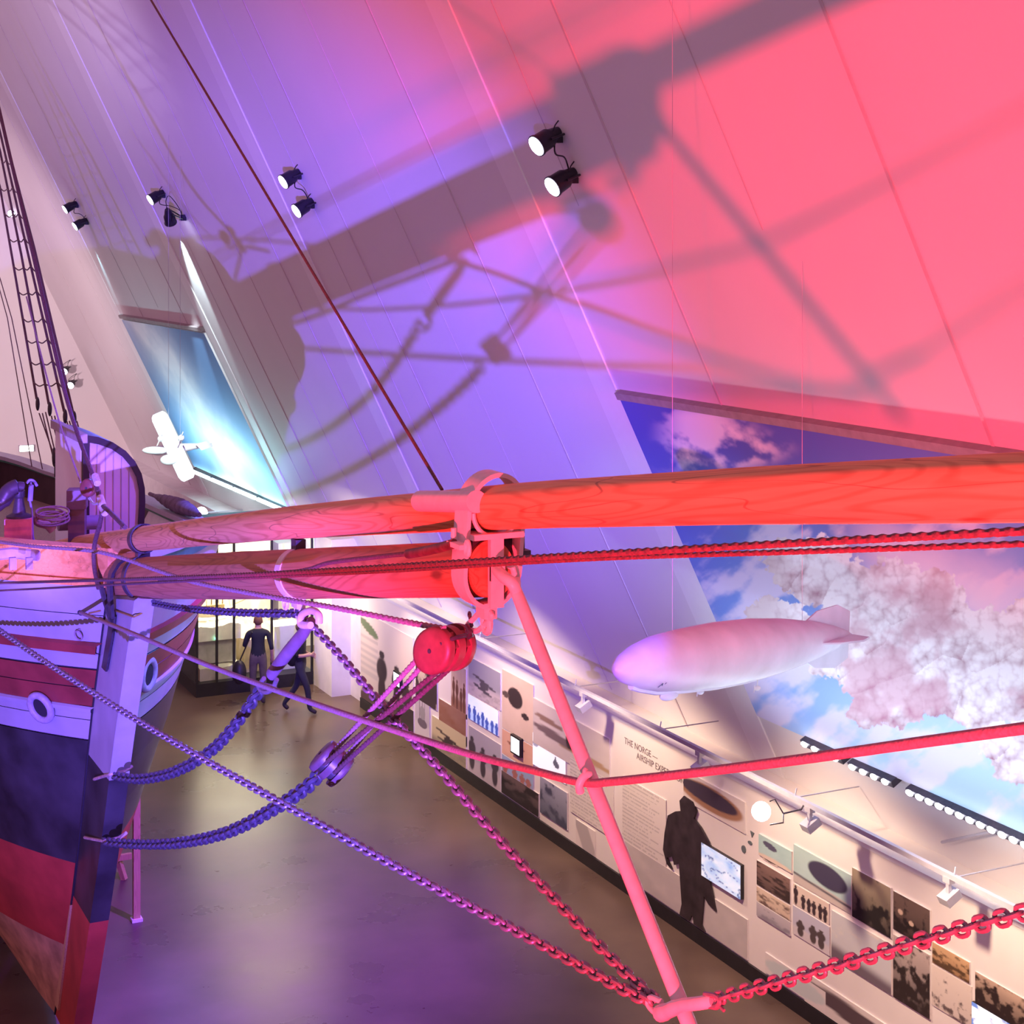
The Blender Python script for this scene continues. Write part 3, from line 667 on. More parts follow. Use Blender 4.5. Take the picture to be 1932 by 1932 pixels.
# heel strap round both spars near the stem
Yc = Yat(268); rc = stubr(Yc)
band(stubc(Yc), rc * .90, rc + .002, .13, .014, 'heel_band', M_IRON, bs, 'dark iron band near the stem')
q = boomc(Yat(270)); band(q, .122, .122, .12, .013, 'boom_strap', M_IRON, bs)
mb = MB(); c0 = stubc(Yc); mb.box((XS - .05, Yc - .06, c0[2] + rc - .02), (XS + .06, Yc + .06, q[2] - .11)); mb.build('strap_block', M_IRON, bs, smooth=False)
for k_, (w_, px_) in enumerate(((.03, 338), (.04, 352), (.03, 460), (.04, 478))):
    y_ = Yat(px_); r_ = stubr(y_); band(stubc(y_), r_ * .885, r_ + .002, w_, .002, 'worn_ring', mat('worn_dark_wood', (.26, .13, .10), .6, var=.4, scale=12), bs)
# gammoning strap over the root of the bowsprit
strap([PX(188, 1045, XS - .16), PX(186, 1075, XS - .19), PX(190, 1105, XS - .19), PX(198, 1135, XS - .16), PX(207, 1165, XS - .14), PX(214, 1185, XS - .13)], .11, .03, 'gammon_strap', M_IRON, bs)
strap([PX(236, 1052, XS - .15), PX(222, 1062, XS - .19), PX(211, 1080, XS - .2), PX(207, 1100, XS - .2), PX(208, 1130, XS - .17), PX(211, 1165, XS - .14)], .13, .03, 'gammon_strap', M_IRON, bs)
# iron cap: tall oval strap round boom and bowsprit, cross bars, face plate
cap = thing('double_hoop_fitting', 'pale iron double hoop holding jib boom and bowsprit together', 'iron fitting', (XS, s1[1], s1[2]))
Ycap = Yat(918); cb = boomc(Ycap); cs = stubc(Ycap)
RX, RZ = .140, .175
def stad(c0, c1, rx, rz, k=20, ztop=1.0):
    P = []
    for i in range(k + 1): a = math.pi * i / k; P.append((rx * math.cos(a), c1[2] + rz * ztop * math.sin(a)))
    for i in range(k + 1): a = math.pi + math.pi * i / k; P.append((rx * math.cos(a), c0[2] + rz * math.sin(a)))
    return P
mb = MB(); P = stad(cs, cb, RX, RZ); k = len(P); vs = []
for (x, z) in P:
    l = math.hypot(x, 1e-9); zc = min(max(z, cs[2]), cb[2]); dv = np.array([x, z - zc]); dv = dv / (np.linalg.norm(dv) + 1e-9)
    for t_, o_ in ((0, -.078), (.022, -.078), (.022, .078), (0, .078)):
        tilt = (z - cs[2]) * -.16
        vs.append((XS + x + dv[0] * t_, Ycap + o_ + tilt, z + dv[1] * t_))
mb.add(vs, [(i * 4 + j, i * 4 + (j + 1) % 4, ((i + 1) % k) * 4 + (j + 1) % 4, ((i + 1) % k) * 4 + j) for i in range(k) for j in range(4)])
hoop = mb.build('hoop', M_IRONW, cap, ang=35)
Yf = Ycap - .085
mb = MB()   # inner ring of the boom and cross bars
zb_ = cb[2]
mb.tube([(XS + .125 * math.cos(t), Yf + .02 - .16 * (zb_ - cs[2]) , zb_ + .128 * math.sin(t)) for t in np.linspace(math.pi, 2 * math.pi, 18)], .012, 8)
zm = cs[2] + .185
mb.box((XS - RX, Yf - .06, zm - .012), (XS + RX, Yf + .09, zm + .016))
mb.build('cross_bar', M_IRONW, cap)
mb = MB(); mb.box((XS - .150, Ycap + .04 - .05, cs[2] + .06), (XS + .150, Ycap + .07 - .05, cb[2] - .10)); mb.build('opening_shade', M_CREV, cap, smooth=False)  # dark sheet inside the hoop paints the shade of its openings
mb = MB(); mb.box((XS - .032, Yf - .035, cs[2] - RZ), (XS + .04, Yf - .0, cb[2] - .115)); mb.box((XS - .032, Yf - .05, cs[2] - .04), (XS + .04, Yf - .02, cs[2] + .06))
mb.build('face_plate', M_IRONW, cap, smooth=False)
mb = MB(); ya, yb = Yat(936), Yat(834)
pb = PX(880, 958, XS - .15)
mb.tube([(XS - .125, yb, PX(835, 960, XS - .125)[2]), (XS - .125, ya - .04, PX(925, 955, XS - .125)[2])], .056, 24, sx=1); mb.build('clamp_sleeve', M_IRONW, cap)
# lug with side shackle and pin, rope eye
mb = MB(); c = PX(862, 1027, XS - .19); mb.box(tuple(c - (.03, .10, .012)), tuple(c + (.03, .06, .012))); mb.cyl(c + (0, .04, -.03), c + (0, .04, .075), .014)
mb.tube([c + np.array([0, .02 * math.cos(t) - .13, .035 * math.sin(t) + .0]) for t in np.linspace(0, 6.283, 14, endpoint=False)], .012, 8, closed=True)
mb.build('side_lug', M_IRONW, cap)
mb = MB(); c = PX(982, 1040, XS + .19); mb.box(tuple(c - (.03, .06, .012)), tuple(c + (.03, .03, .012))); mb.cyl(c - (0, .02, .03), c + (0, -.02, .08), .013); mb.build('side_lug', M_IRON, cap)
mb = MB(); c = cs - (0, 0, RZ + .02)
mb.box((XS - .035, Ycap - .05, c[2] - .05), (XS + .035, Ycap + .05, c[2] + .03))
mb.tube([c + np.array([0, .04 * math.cos(t), -.075 + .052 * math.sin(t)]) for t in np.linspace(0, 6.283, 18, endpoint=False)], .017, 8, closed=True)
mb.build('lower_eye', M_IRONW, cap)
# wooden bee strap / serving on the bowsprit's port side
sv = thing('bowsprit_stay', 'red lit wire stay along the port side of the bowsprit, hooked to the iron cap', 'stay', PX(850, 1030, XS - .17))
mb = MB(); mb.tube(catmull([PX(856, 1026, XS - .2), PX(830, 1033, XS - .2), PX(800, 1040, XS - .2), PX(770, 1045, XS - .2)], 5), .026, 10)
mb.build('served_eye', mat('leather_serving', (.12, .04, .045), .5, var=.4, scale=20, bump=.3), sv)
mb = MB(); mb.tube(catmull([PX(775, 1044, XS - .2), PX(700, 1052, XS - .2), PX(620, 1062, XS - .2), PX(560, 1078, XS - .21), PX(430, 1086, XS - .24), PX(300, 1094, XS - .28)], 6), .013, 8); mb.build('wire', M_ROPE, sv)

# ---------------------------------------------------------------- dolphin striker
ds = thing('dolphin_striker', 'pale pink lit iron rod slanting down from the bowsprit cap past the bottom edge', 'dolphin striker', PX(965, 1090, XS))
t0 = PX(975, 1118, XS - .02); t1 = PX(1325, 1995, XS)
mb = MB(); mb.tube([t0 + (t1 - t0) * t for t in np.linspace(0, 1, 12)], [.030] + [.033] * 10 + [.03], 18); mb.build('rod', M_IRONW, ds)
mb = MB()  # forked eye on the cap
e = PX(955, 1085, XS - .02)
mb.tube(catmull([t0 + (0, 0, .0), PX(966, 1100, XS - .05), PX(950, 1088, XS - .06), PX(938, 1075, XS - .04)], 5), .030, 10)
mb.tube(catmull([t0, PX(974, 1095, XS + .06), PX(970, 1072, XS + .05), PX(960, 1064, XS + .03)], 5), .022, 10)
mb.build('fork', M_IRONW, ds)
hk = PX(1100, 1475, XS)
mb = MB(); mb.tube(catmull([PX(1114, 1462, XS - .03), PX(1106, 1462, XS - .05), PX(1098, 1470, XS - .07), PX(1093, 1482, XS - .08), PX(1095, 1494, XS - .07)], 5), .019, 10); mb.tube(catmull([PX(1112, 1462, XS - .03), PX(1104, 1452, XS - .05), PX(1103, 1462, XS - .06)], 4), .010, 8)
mb.build('rope_hook', M_IRONW, ds)
mb = MB(); mb.tube(catmull([PX(1347, 1888, XS - .03), PX(1318, 1893, XS - .05), PX(1285, 1897, XS - .05), PX(1258, 1908, XS - .04), PX(1246, 1912, XS - .03)], 5), [.026] * 12 + [.03] * 4 + [.034] * 5, 14); mb.build('cross_arm', M_IRONW, ds)
mb = MB(); c = PX(1240, 1896, XS - .03)
mb.tube(catmull([PX(1250, 1915, XS - .03), PX(1233, 1908, XS - .03), PX(1222, 1893, XS - .03), PX(1228, 1882, XS - .03), PX(1248, 1890, XS - .03)], 6), .012, 10); mb.build('shackle', M_IRONW, ds)
mb = MB(); mb.tube(catmull([PX(1330, 1876, XS - .04), PX(1352, 1880, XS - .04), PX(1358, 1890, XS - .04), PX(1352, 1900, XS - .04), PX(1336, 1898, XS - .04)], 6), .011, 8)
mb.cyl(PX(1355, 1895, XS - .04), PX(1366, 1907, XS - .04), .007); mb.build('shackle', M_CHAIN, ds)

# ---------------------------------------------------------------- chains
def link_mesh(p, r, wr):
    a = p / 2 + r - wr; P = []
    for t in np.linspace(-math.pi / 2, math.pi / 2, 7): P.append((a + wr * math.cos(t), wr * math.sin(t), 0))
    for t in np.linspace(math.pi / 2, 3 * math.pi / 2, 7): P.append((-a + wr * math.cos(t), wr * math.sin(t), 0))
    mb = MB(); mb.tube(P, r, 7, closed=True, up=Vector((0, 0, 1))); return mb
def chain(name, label, path, p, r, wr, m, grp=None, roll=0.0):
    P = resample(path, p); ctr = [(a + b) / 2 for a, b in zip(P, P[1:])]; dirs = [(b - a) / np.linalg.norm(b - a) for a, b in zip(P, P[1:])]
    root = thing(name, label, 'chain', P[0], grp)
    proto = link_mesh(p, r, wr); me = None
    dist = [np.linalg.norm(c - O) for c in ctr]; order = set(np.argsort(dist)[:100].tolist()); rest = MB()
    for i, (c, d) in enumerate(zip(ctr, dirs)):
        x = Vector(map(float, d)); z = Vector((1, 0, 0)); z = (z - x * z.dot(x)).normalized(); y = z.cross(x)
        a = roll + (math.pi / 2 if i % 2 else 0) + random.uniform(-.12, .12); y2 = y * math.cos(a) + z * math.sin(a); z2 = x.cross(y2)
        M = Matrix((x, y2, z2)).transposed().to_4x4(); M.translation = Vector(map(float, c))
        if i in order:
            if me is None:
                o = proto.build('chain_link', m); me = o.data
            else: o = bpy.data.objects.new('chain_link', me); COL.objects.link(o)
            o.parent = root; o.matrix_parent_inverse = root.matrix_basis.inverted(); o.matrix_basis = M
        else: rest.add([M @ Vector(v) for v in proto.v], proto.f)
    if rest.v:
        o = rest.build('chain_link', m, root); o['kind'] = 'stuff'
    return root
def sag(a, b, s, n_=14): return [a + (b - a) * t - np.array([0, 0, s * 4 * t * (1 - t)]) for t in np.linspace(0, 1, n_)]
def lerpX(pts, X0, X1):
    n_ = len(pts); return [PX(x, y, X0 + (X1 - X0) * i / (n_ - 1)) for i, (x, y) in enumerate(pts)]
chain('martingale_chain', 'red lit chain rising to the right from the foot of the dolphin striker', catmull([PX(x, y, XS - .03) for x, y in ((1352, 1885), (1420, 1866), (1520, 1838), (1640, 1804), (1780, 1762), (1932, 1722), (2100, 1680))], 6), .053, .0078, .0215, M_CHAIN, roll=.2)
hA = port_hit(-25, 1172)
P = [hA, PX(80, 1245, 2.75), PX(220, 1335, 2.95), PX(380, 1430, 3.1), PX(540, 1520, 3.22), PX(760, 1642, 3.34), PX(1000, 1770, 3.44), PX(1140, 1847, 3.49), PX(1226, 1892, XS - .03)]
chain('backstay_chain', 'long chain from the port bow down across the floor to the foot of the rod', catmull(P, 6), .056, .0095, .020, M_CHAIN, roll=.5)
P = [stubc(Yb) - (0, 0, rb + .09), PX(640, 1235, XS), PX(720, 1330, XS), PX(830, 1452, XS), PX(930, 1570, XS), PX(1050, 1700, XS), PX(1160, 1815, XS), PX(1236, 1886, XS)]
chain('backstay_chain', 'chain from the pale band under the bowsprit down to the foot of the rod', catmull(P, 6), .056, .0095, .020, M_CHAIN, roll=.4)
P = [PX(289, 1138, XS + .08), PX(340, 1147, XS + .05), PX(420, 1154, XS), PX(500, 1157, XS), PX(577, 1157, XS)]
chain('bobstay_chain', 'small blue lit chain hanging level under the bowsprit from the stem head', catmull(P, 6), .06, .011, .023, M_CHAIN2, roll=.4)
P = [PX(206, 1462, XS - .05), PX(262, 1470, XS - .02), PX(330, 1456, XS), PX(400, 1415, XS), PX(450, 1360, XS), PX(490, 1303, XS)]
chain('bobstay_chain', 'heavy blue lit chain from the stem up to the leather covered bar', catmull(P, 6), .088, .016, .034, M_CHAIN2, roll=.35)
P = [PX(196, 1588, XS - .08), PX(260, 1593, XS - .02), PX(340, 1590, XS), PX(430, 1570, XS), PX(520, 1524, XS), PX(580, 1484, XS), PX(600, 1462, XS)]
chain('bobstay_chain', 'heavy blue lit chain curving up from the stem to the lower pulley block', catmull(P, 6), .088, .016, .034, M_CHAIN2, roll=.35)
for (x0, y0, x1, y1, nm) in ((178, 1470, 208, 1461, 'upper'), (160, 1580, 198, 1587, 'lower')):
    e = thing('bobstay_plate', 'worn iron plate clasping the stem at the end of the %s heavy chain' % nm, 'iron fitting', PX(x0, y0, XS - .12))
    mb = MB(); a_ = PX(x0, y0, XS - .125); b_ = PX(x1, y1, XS - .09)
    mb.tube([a_, a_ + (b_ - a_) * .5 + (-.005, 0, 0), b_], .016, 8); c_ = PX(x1 + 24 if nm == 'upper' else x1 + 16, y1 - 14, XS + .115); c_[1] = b_[1]
    mb.tube([b_ + (.21, .0, .05), b_ + (.13, -.03, .02), b_], .018, 8); mb.build('side_strap', mat('worn_iron', (.45, .33, .30), .6, .2, var=.3, scale=30), e)

# leather covered upper bobstay bar
bb = thing('bobstay_bar', 'leather covered purple bar slanting down from the pale band on the bowsprit', 'bar', PX(585, 1165, XS))
mb = MB(); mb.tube([PX(588, 1172, XS), PX(572, 1195, XS), PX(540, 1235, XS), PX(512, 1272, XS)], [.034, .046, .050, .046], 14, sx=.8)
mb.build('cover', mat('leather_cover', (.20, .13, .20), .5, var=.2, scale=8, bump=.3), bb)
mb = MB(); mb.tube(catmull([PX(586, 1180, XS - .04), PX(568, 1178, XS - .05), PX(570, 1160, XS - .05), PX(588, 1152, XS - .05), PX(601, 1160, XS - .05), PX(602, 1176, XS - .05)], 5), .024, 10); mb.build('top_shackle', M_IRONW, bb)
mb = MB(); mb.tube(catmull([PX(498, 1280, XS - .02), PX(488, 1296, XS - .02), PX(500, 1306, XS), PX(514, 1300, XS + .02), PX(522, 1282, XS + .02)], 5), .017, 8)
mb.tube([PX(486, 1290, XS - .05), PX(520, 1296, XS + .04)], .016, 8); mb.build('lower_shackle', M_CHAIN, bb)

# ---------------------------------------------------------------- blocks and tackle
def block(name, label, c, ax, down, R, th, m, sheaves=2, hook=None, hlabel=None):
    """ax: sheave axis, down: pull direction; wooden shell of cheeks with slots between"""
    ax = Vector(ax).normalized(); dn = Vector(map(float, down)); dn = (dn - ax * dn.dot(ax)).normalized(); sd = ax.cross(dn); c = Vector(map(float, c))
    root = thing(name, label, 'pulley block', c)
    nC = sheaves + 1; slot = th * .17; ck = (th - sheaves * slot) / nC; pos = -th / 2
    for i in range(nC):
        full = R if i not in () else R; mb = MB(); prof = []
        for a in np.linspace(0, 2 * math.pi, 32, endpoint=False):
            e = 1.0 if i in (0, nC - 1) else .97
            prof.append((dn * math.cos(a) * R * 1.12 * e + sd * math.sin(a) * R * .93 * e))
        inset = .88; a0 = pos; a1 = pos + ck; rings = []
        if i == 0: rings = [(a0, inset * .9), (a0 + ck * .22, .97), (a0 + ck * .5, 1), (a1, 1)]
        elif i == nC - 1: rings = [(a0, 1), (a1 - ck * .5, 1), (a1 - ck * .22, .97), (a1, inset * .9)]
        else: rings = [(a0, 1), (a1, 1)]
        vs = []; 
        for (o_, s_) in rings: vs += [c + ax * o_ + q * s_ for q in prof]
        k = 32; fs = [(r_ * k + j, r_ * k + (j + 1) % k, (r_ + 1) * k + (j + 1) % k, (r_ + 1) * k + j) for r_ in range(len(rings) - 1) for j in range(k)]
        fs += [tuple(reversed(range(k))), tuple((len(rings) - 1) * k + j for j in range(k))]
        mb.add(vs, fs); mb.build('cheek', m, root, ang=50)
        if i < sheaves:
            mb = MB(); mb.cyl(c + ax * (a1 + .002), c + ax * (a1 + slot - .002), R * .72, n=24); mb.build('sheave', M_IRON, root)
        pos = a1 + slot
    mb = MB(); mb.cyl(c - ax * (th / 2 - ck * .1), c - ax * (th / 2 + .004), .012, n=12); mb.cyl(c + ax * (th / 2 - ck * .1), c + ax * (th / 2 + .004), .012, n=12); mb.build('pin', M_IRON, root)
    # spacer blocks closing the slots at the crown and tail
    mb = MB()
    for s_ in (-1, 1):
        q = c + dn * (R * .93 * s_); M = Matrix((ax, sd, dn)).transposed().to_4x4(); M.translation = q
        if s_ < 0: mb.box((-th / 2 * .9, -R * .34, -R * .04), (th / 2 * .9, R * .34, R * .16), 0, M)
    mb.build('crown', m, root, smooth=False)
    return root, c, ax, dn, sd
dpl = PX(625, 1440, XS) - PX(838, 1222, XS)
ub, uc, uax, udn, usd = block('pulley_block', 'large dark red wooden pulley block hanging from the iron cap', PX(839, 1224, XS - .02), (-.92, -.38, .06), dpl, .130, .23, M_BLOCK, 2)
lb, lc, lax, ldn, lsd = block('pulley_block', 'purple wooden pulley block between the rope tackle and the lower heavy chain', PX(626, 1441, XS - .02), (-.62, .30, .62), -dpl, .118, .20, mat('dark_block', (.12, .07, .10), .4, var=.3, scale=10, bump=.2), 2)
# becket and links from the cap to the upper block
sh = thing('shackle', 'pink lit iron shackle and link between the iron cap and the dark red block', 'shackle', PX(905, 1170, XS))
mb = MB(); P = [PX(922, 1150, XS), PX(928, 1163, XS), PX(915, 1178, XS), PX(900, 1190, XS), PX(889, 1188, XS), PX(882, 1180, XS), PX(893, 1168, XS), PX(908, 1153, XS)]
mb.tube(catmull(P + [P[0]], 5)[:-1], .014, 8, closed=True); mb.build('long_link', M_IRONW, sh)
mb = MB(); mb.tube(catmull([PX(880, 1180, XS - .03), PX(888, 1194, XS - .03), PX(884, 1202, XS - .02)], 4), .013, 8); mb.tube([PX(886, 1160, XS), PX(890, 1180, XS), PX(880, 1192, XS)], .010, 8); mb.tube([PX(886, 1160, XS) + np.array([0, .014 * math.cos(t), .014 * math.sin(t)]) for t in np.linspace(0, 6.283, 10, endpoint=False)], .006, 6, closed=True)
mb.build('pin', M_IRON, sh)
mb = MB(); k_ = catmull([Vector(uc) - udn * .09 + uax * .11, Vector(uc) - udn * .15 + uax * .07, Vector(uc) - udn * .165, Vector(uc) - udn * .15 - uax * .07, Vector(uc) - udn * .09 - uax * .11], 4)
mb.tube(k_, .012, 8); mb.build('strop', M_IRON, ub)
def rope_obj(name, label, path, r, m, cat='rope', lobes=1, tw=75, step=None, n_=9, grp=None, parent=None):
    P = resample(path, step or max(.02, r * 1.6)); mb = MB(); mb.tube(P, r, n_, twist=tw, lobes=lobes)
    o = mb.build(name, m, parent, origin=None if parent else P[0])
    if parent is None: tag(o, label, cat, grp)
    return o
tk = thing('tackle', 'purple lit rope falls rove between the two wooden pulley blocks', 'tackle', (np.array(uc) + np.array(lc)) / 2)
for (s1_, s2_, o1, o2) in ((-.7, -.7, .055, .055), (-.7, -.7, -.09, .055), (.7, .7, .055, .055), (.7, .7, -.09, .055)):
    a_ = np.array(uc + uax * (.055 * s1_) + usd * o1 * -1 + udn * .03); b_ = np.array(lc + lax * (.06 * s2_) + lsd * (o1 * .6) + ldn * .0)
    M_TK = M_ROPEG
    rope_obj('rope_fall', '', [a_, b_], .0145, M_ROPEG if o1 > 0 else M_ROPE, lobes=1, tw=40, step=.009, parent=tk)

# ---------------------------------------------------------------- ropes
rope_obj('red_cable', 'upper red lit wire cable crossing in front of the iron cap', catmull(lerpX([(-30, 1101), (400, 1087), (960, 1055), (1400, 1030), (1932, 1002), (2150, 991)], 2.45, 3.3), 8), .0115, M_ROPE, 'cable', tw=42, step=.008)
rope_obj('red_cable', 'thinner red lit cable just below the upper one at the right edge', catmull(lerpX([(-30, 1116), (330, 1097), (700, 1079), (1100, 1055), (1500, 1041), (1932, 1026), (2150, 1019)], 2.5, 3.35), 8), .0088, M_ROPE, 'cable', tw=50, step=.008)
hp = port_hit(152, 1156)
rope_obj('wrapped_rope', 'thick cloth wrapped rope from the port bow over the striker hook to the right edge',
         catmull([hp, PX(250, 1195, 3.15), PX(400, 1258, 3.3), PX(600, 1330, 3.42), PX(860, 1415, 3.48), PX(1000, 1452, XS - .05), PX(1097, 1476, XS - .045), PX(1160, 1474, XS - .04), PX(1300, 1459, XS - .03), PX(1500, 1434, XS - .03), PX(1740, 1400, XS - .02), PX(1932, 1374, XS), PX(2150, 1344, XS)], 6), .0185, M_ROPEG, n_=12, lobes=0)
rope_obj('hauling_rope', 'lilac rope leading from the fore deck across the bowsprit into the dark red block',
         catmull([PX(-40, 1017, 2.3), PX(60, 1030, 2.55), PX(190, 1042, 2.9), PX(300, 1077, 3.1), PX(370, 1099, 3.15), PX(500, 1124, 3.25), PX(640, 1148, 3.35), PX(760, 1172, 3.45), PX(838, 1186, XS - .06)], 6), .0155, M_ROPEG, tw=35, step=.011)
rope_obj('jib_stay', 'long thin dark stay slanting down from the top edge to the jib boom', [PX(245, -67, XS), PX(834, 924, XS)], .0095, M_ROPE, 'stay', lobes=0)
# fore stay with seizings, block and legs
fs_ = thing('fore_stay', 'thick purple fore stay coming down to the bow beside the deckhouse', 'stay', PX(190, 960, XS - .2))
XF = XS - .25
rope_obj('stay_rope', '', catmull([PX(-60, -60, XF), PX(0, 213, XF), PX(60, 470, XF), (PX(110, 690, XF)), PX(140, 800, XF), PX(178, 905, XF), PX(190, 950, XF)], 5), .021, M_ROPE, parent=fs_, lobes=0)
rope_obj('stay_leg', '', catmull([PX(186, 925, XF), PX(190, 950, XF), PX(206, 965, XF), PX(236, 995, XF)], 5), .021, M_ROPE, parent=fs_, lobes=0)
rope_obj('stay_leg', '', catmull([PX(188, 945, XF), PX(192, 965, XF), PX(188, 990, XF), PX(178, 1030, XF), PX(178, 1070, XF), PX(186, 1110, XF)], 5), .022, M_ROPE, parent=fs_, lobes=0)
for x0, y0, x1, y1 in ((179, 898, 184, 912), (189, 938, 194, 955), (192, 955, 198, 968)):
    mb = MB(); mb.cyl(PX(x0, y0, XF), PX(x1, y1, XF), .034, n=14); mb.build('seizing', M_ROPEW, fs_)
rope_obj('thin_line', 'thin purple line running down beside the thick fore stay to the red pulley', catmull([PX(50, 560, XF + .05), PX(75, 660, XF), PX(110, 790, XF), PX(152, 910, XF)], 5), .009, M_ROPEG, lobes=0)
block('pulley_block', 'round red pulley block on the fore stay in front of the deckhouse', PX(167, 920, XF - .03), (-.62, -.78, .05), (0, 0, -1), .078, .10, M_BLOCK, 1)
sc_ = thing('shackle', 'small iron hook under the round red pulley', 'shackle', PX(178, 950, XF))
mb = MB(); mb.tube(catmull([PX(168, 940, XF - .02), PX(176, 950, XF), PX(184, 950, XF), PX(188, 944, XF)], 4), .012, 8); mb.build('hook', M_STEELB, sc_)
# leftmost thin running lines
rope_obj('running_line', 'leftmost thin dark line beside the shrouds', [PX(-30, 440, 4.4), PX(14, 600, 4.4), PX(60, 880, 4.4)], .008, M_ROPE, lobes=0)
rope_obj('running_line', 'second thin dark line from the left, beside the shrouds', [PX(-25, 440, 4.3), PX(22, 600, 4.3), PX(80, 885, 4.3)], .008, M_ROPE, lobes=0)
# ratlined shrouds
XR = 4.6
rig = thing('shroud_ladder', 'dark shrouds with rope rungs rising past the left edge', 'rigging', PX(100, 880, XR))
SH = [[(-40, 190), (0, 354), (69, 752)], [(-40, 125), (0, 285), (40, 480), (92, 762)], [(-40, 80), (0, 249), (60, 510), (121, 776)], [(-40, 40), (0, 220), (65, 470), (138, 780)]]
def shx(k, y): return float(np.interp(y, [p[1] for p in SH[k]], [p[0] for p in SH[k]]))
for k in range(4):
    o = rope_obj('shroud', '', [PX(x, y, XR) for x, y in SH[k]], .020, M_ROPE, parent=rig, lobes=0)
    x, y = SH[k][-1]
    mb = MB(); c = PX(x + 2, y + 10, XR); mb.ell(c, [(.03, 0, 0), (0, .085, 0), (0, 0, .11)]); mb.build('deadeye', M_BLACK, o)
for y in (301, 354, 403, 450, 503, 550, 601, 641, 682, 722):
    pts = []
    for k in range(4):
        if shx(k, y) > -12: pts.append((shx(k, y), y + (3 if k % 2 else 0) + (4 if k == 3 else 0)))
    P = []
    for (xa, ya_), (xb, yb_) in zip(pts, pts[1:]): P += [(xa, ya_), ((xa + xb) / 2, (ya_ + yb_) / 2 + 5)]
    P.append(pts[-1]); rope_obj('ratline', '', catmull([PX(a, b_, XR - .02) for a, b_ in P], 4), .010, M_ROPE, parent=rig, lobes=0)
for (x0, y0, x1, y1) in ((74, 780, 103, 862), (80, 780, 100, 862), (86, 778, 106, 862), (97, 785, 112, 850), (103, 785, 118, 850), (126, 795, 138, 835), (131, 795, 143, 835), (140, 795, 150, 835), (145, 795, 156, 835)):
    rope_obj('lanyard', '', [PX(x0, y0, XR), PX(x1, y1, XR)], .010, M_ROPE, parent=rig, lobes=0)
mb = MB(); mb.ell(PX(102, 862, XR), [(.03, 0, 0), (0, .08, 0), (0, 0, .15)]); mb.cyl(PX(104, 875, XR), PX(104, 900, XR), .014); mb.build('lower_deadeye', M_BLACK, rig)
# coil of rope on the windlass end, belayed line
co = thing('rope_coil', 'coil of lilac rope lying on the windlass', 'rope coil', PY(97, 978, 17.9))
mb = MB(); P = []
cc = PY(97, 977, 17.85)
for i in range(7 * 24):
    a = 2 * math.pi * i / 24; k = i / 24; rr = .115 + .018 * math.sin(k * 5.1)
    P.append(cc + np.array([rr * 1.35 * math.cos(a) + .01 * math.sin(k * 9), .5 * rr * math.sin(a) - .05, .42 * rr * math.sin(a) + .007 * k * 2 - .03 + .02 * math.sin(k * 4)]))
mb.tube(P, .010, 7); mb.build('coil', M_ROPEG, co)
mb = MB(); mb.tube(catmull([PY(62, 975, 17.9), PY(74, 985, 17.9), PY(90, 990, 17.9), PY(100, 1000, 17.9)], 5), .05, 10); mb.build('canvas_end', mat('canvas', (.42, .30, .24), .8, var=.3), co)
hl = thing('hanging_line', 'line with knotted hook standing beside the crimson post', 'rope', PY(60, 920, 17.7))
mb = MB(); mb.tube(catmull([PY(58, 910, 17.7), PY(60, 925, 17.7), PY(56, 940, 17.7), PY(60, 965, 17.7), PY(62, 1010, 17.7), PY(66, 1030, 17.7)], 5), .011, 8)
mb.tube(catmull([PY(50, 912, 17.7), PY(56, 906, 17.7), PY(64, 908, 17.7), PY(70, 917, 17.7)], 5), .014, 8); mb.tube([PY(59, 915, 17.7), PY(57, 945, 17.7)], .026, 8); mb.build('line', mat('blue_rope', (.20, .18, .38), .7), hl)

# bundle of dark sailcloth on the far rail
tb = MB(); P = [hull_pt(1, a, 5.78, -.1) + (0, 0, .19) for a in np.linspace(5.6, 9.6, 12)]
tb.tube(catmull(P, 3), [.03 + .075 * math.sin(math.pi * min(1, i / 30)) * (1 + .15 * math.sin(i * 1.9)) for i in range(34)], 12)
tag(tb.build('sail_bundle', mat('dark_sailcloth', (.16, .12, .17), .8, var=.35, scale=9, bump=.6), origin=P[0]), 'long dark bundle of cloth lying along the far rail right of the deckhouse', 'sail')
# wooden shore beside the hull
shp = PZ(258, 1738, 0)
so = thing('hull_shore', 'upright brown timber standing on the floor beside the bow', 'timber prop', shp)
mb = MB(); mb.box((shp[0] - .045, shp[1] - .02, .04), (shp[0] + .045, shp[1] + .05, 1.95)); mb.build('upright', M_PLANK, so, smooth=False)
mb = MB(); mb.box((shp[0] - .07, shp[1] - .05, 0), (shp[0] + .07, shp[1] + .08, .04)); mb.build('foot', M_RIB, so, smooth=False)
b0_ = PZ(232, 1660, .0)
so2 = thing('hull_shore', 'leaning brown timber prop half hidden behind the bow, with a cross board', 'timber prop', b0_)
mb = MB(); mb.tube([b0_ + (.02, 0, 0), b0_ + (-.55, .3, 2.1)], .05, 4); mb.build('brace', M_PLANK, so2, smooth=False)
mb = MB(); mb.box((b0_[0] - .6, b0_[1] - .03, .28), (b0_[0] + .12, b0_[1] + .03, .36)); mb.build('cross_board', M_PLANK, so2, smooth=False)

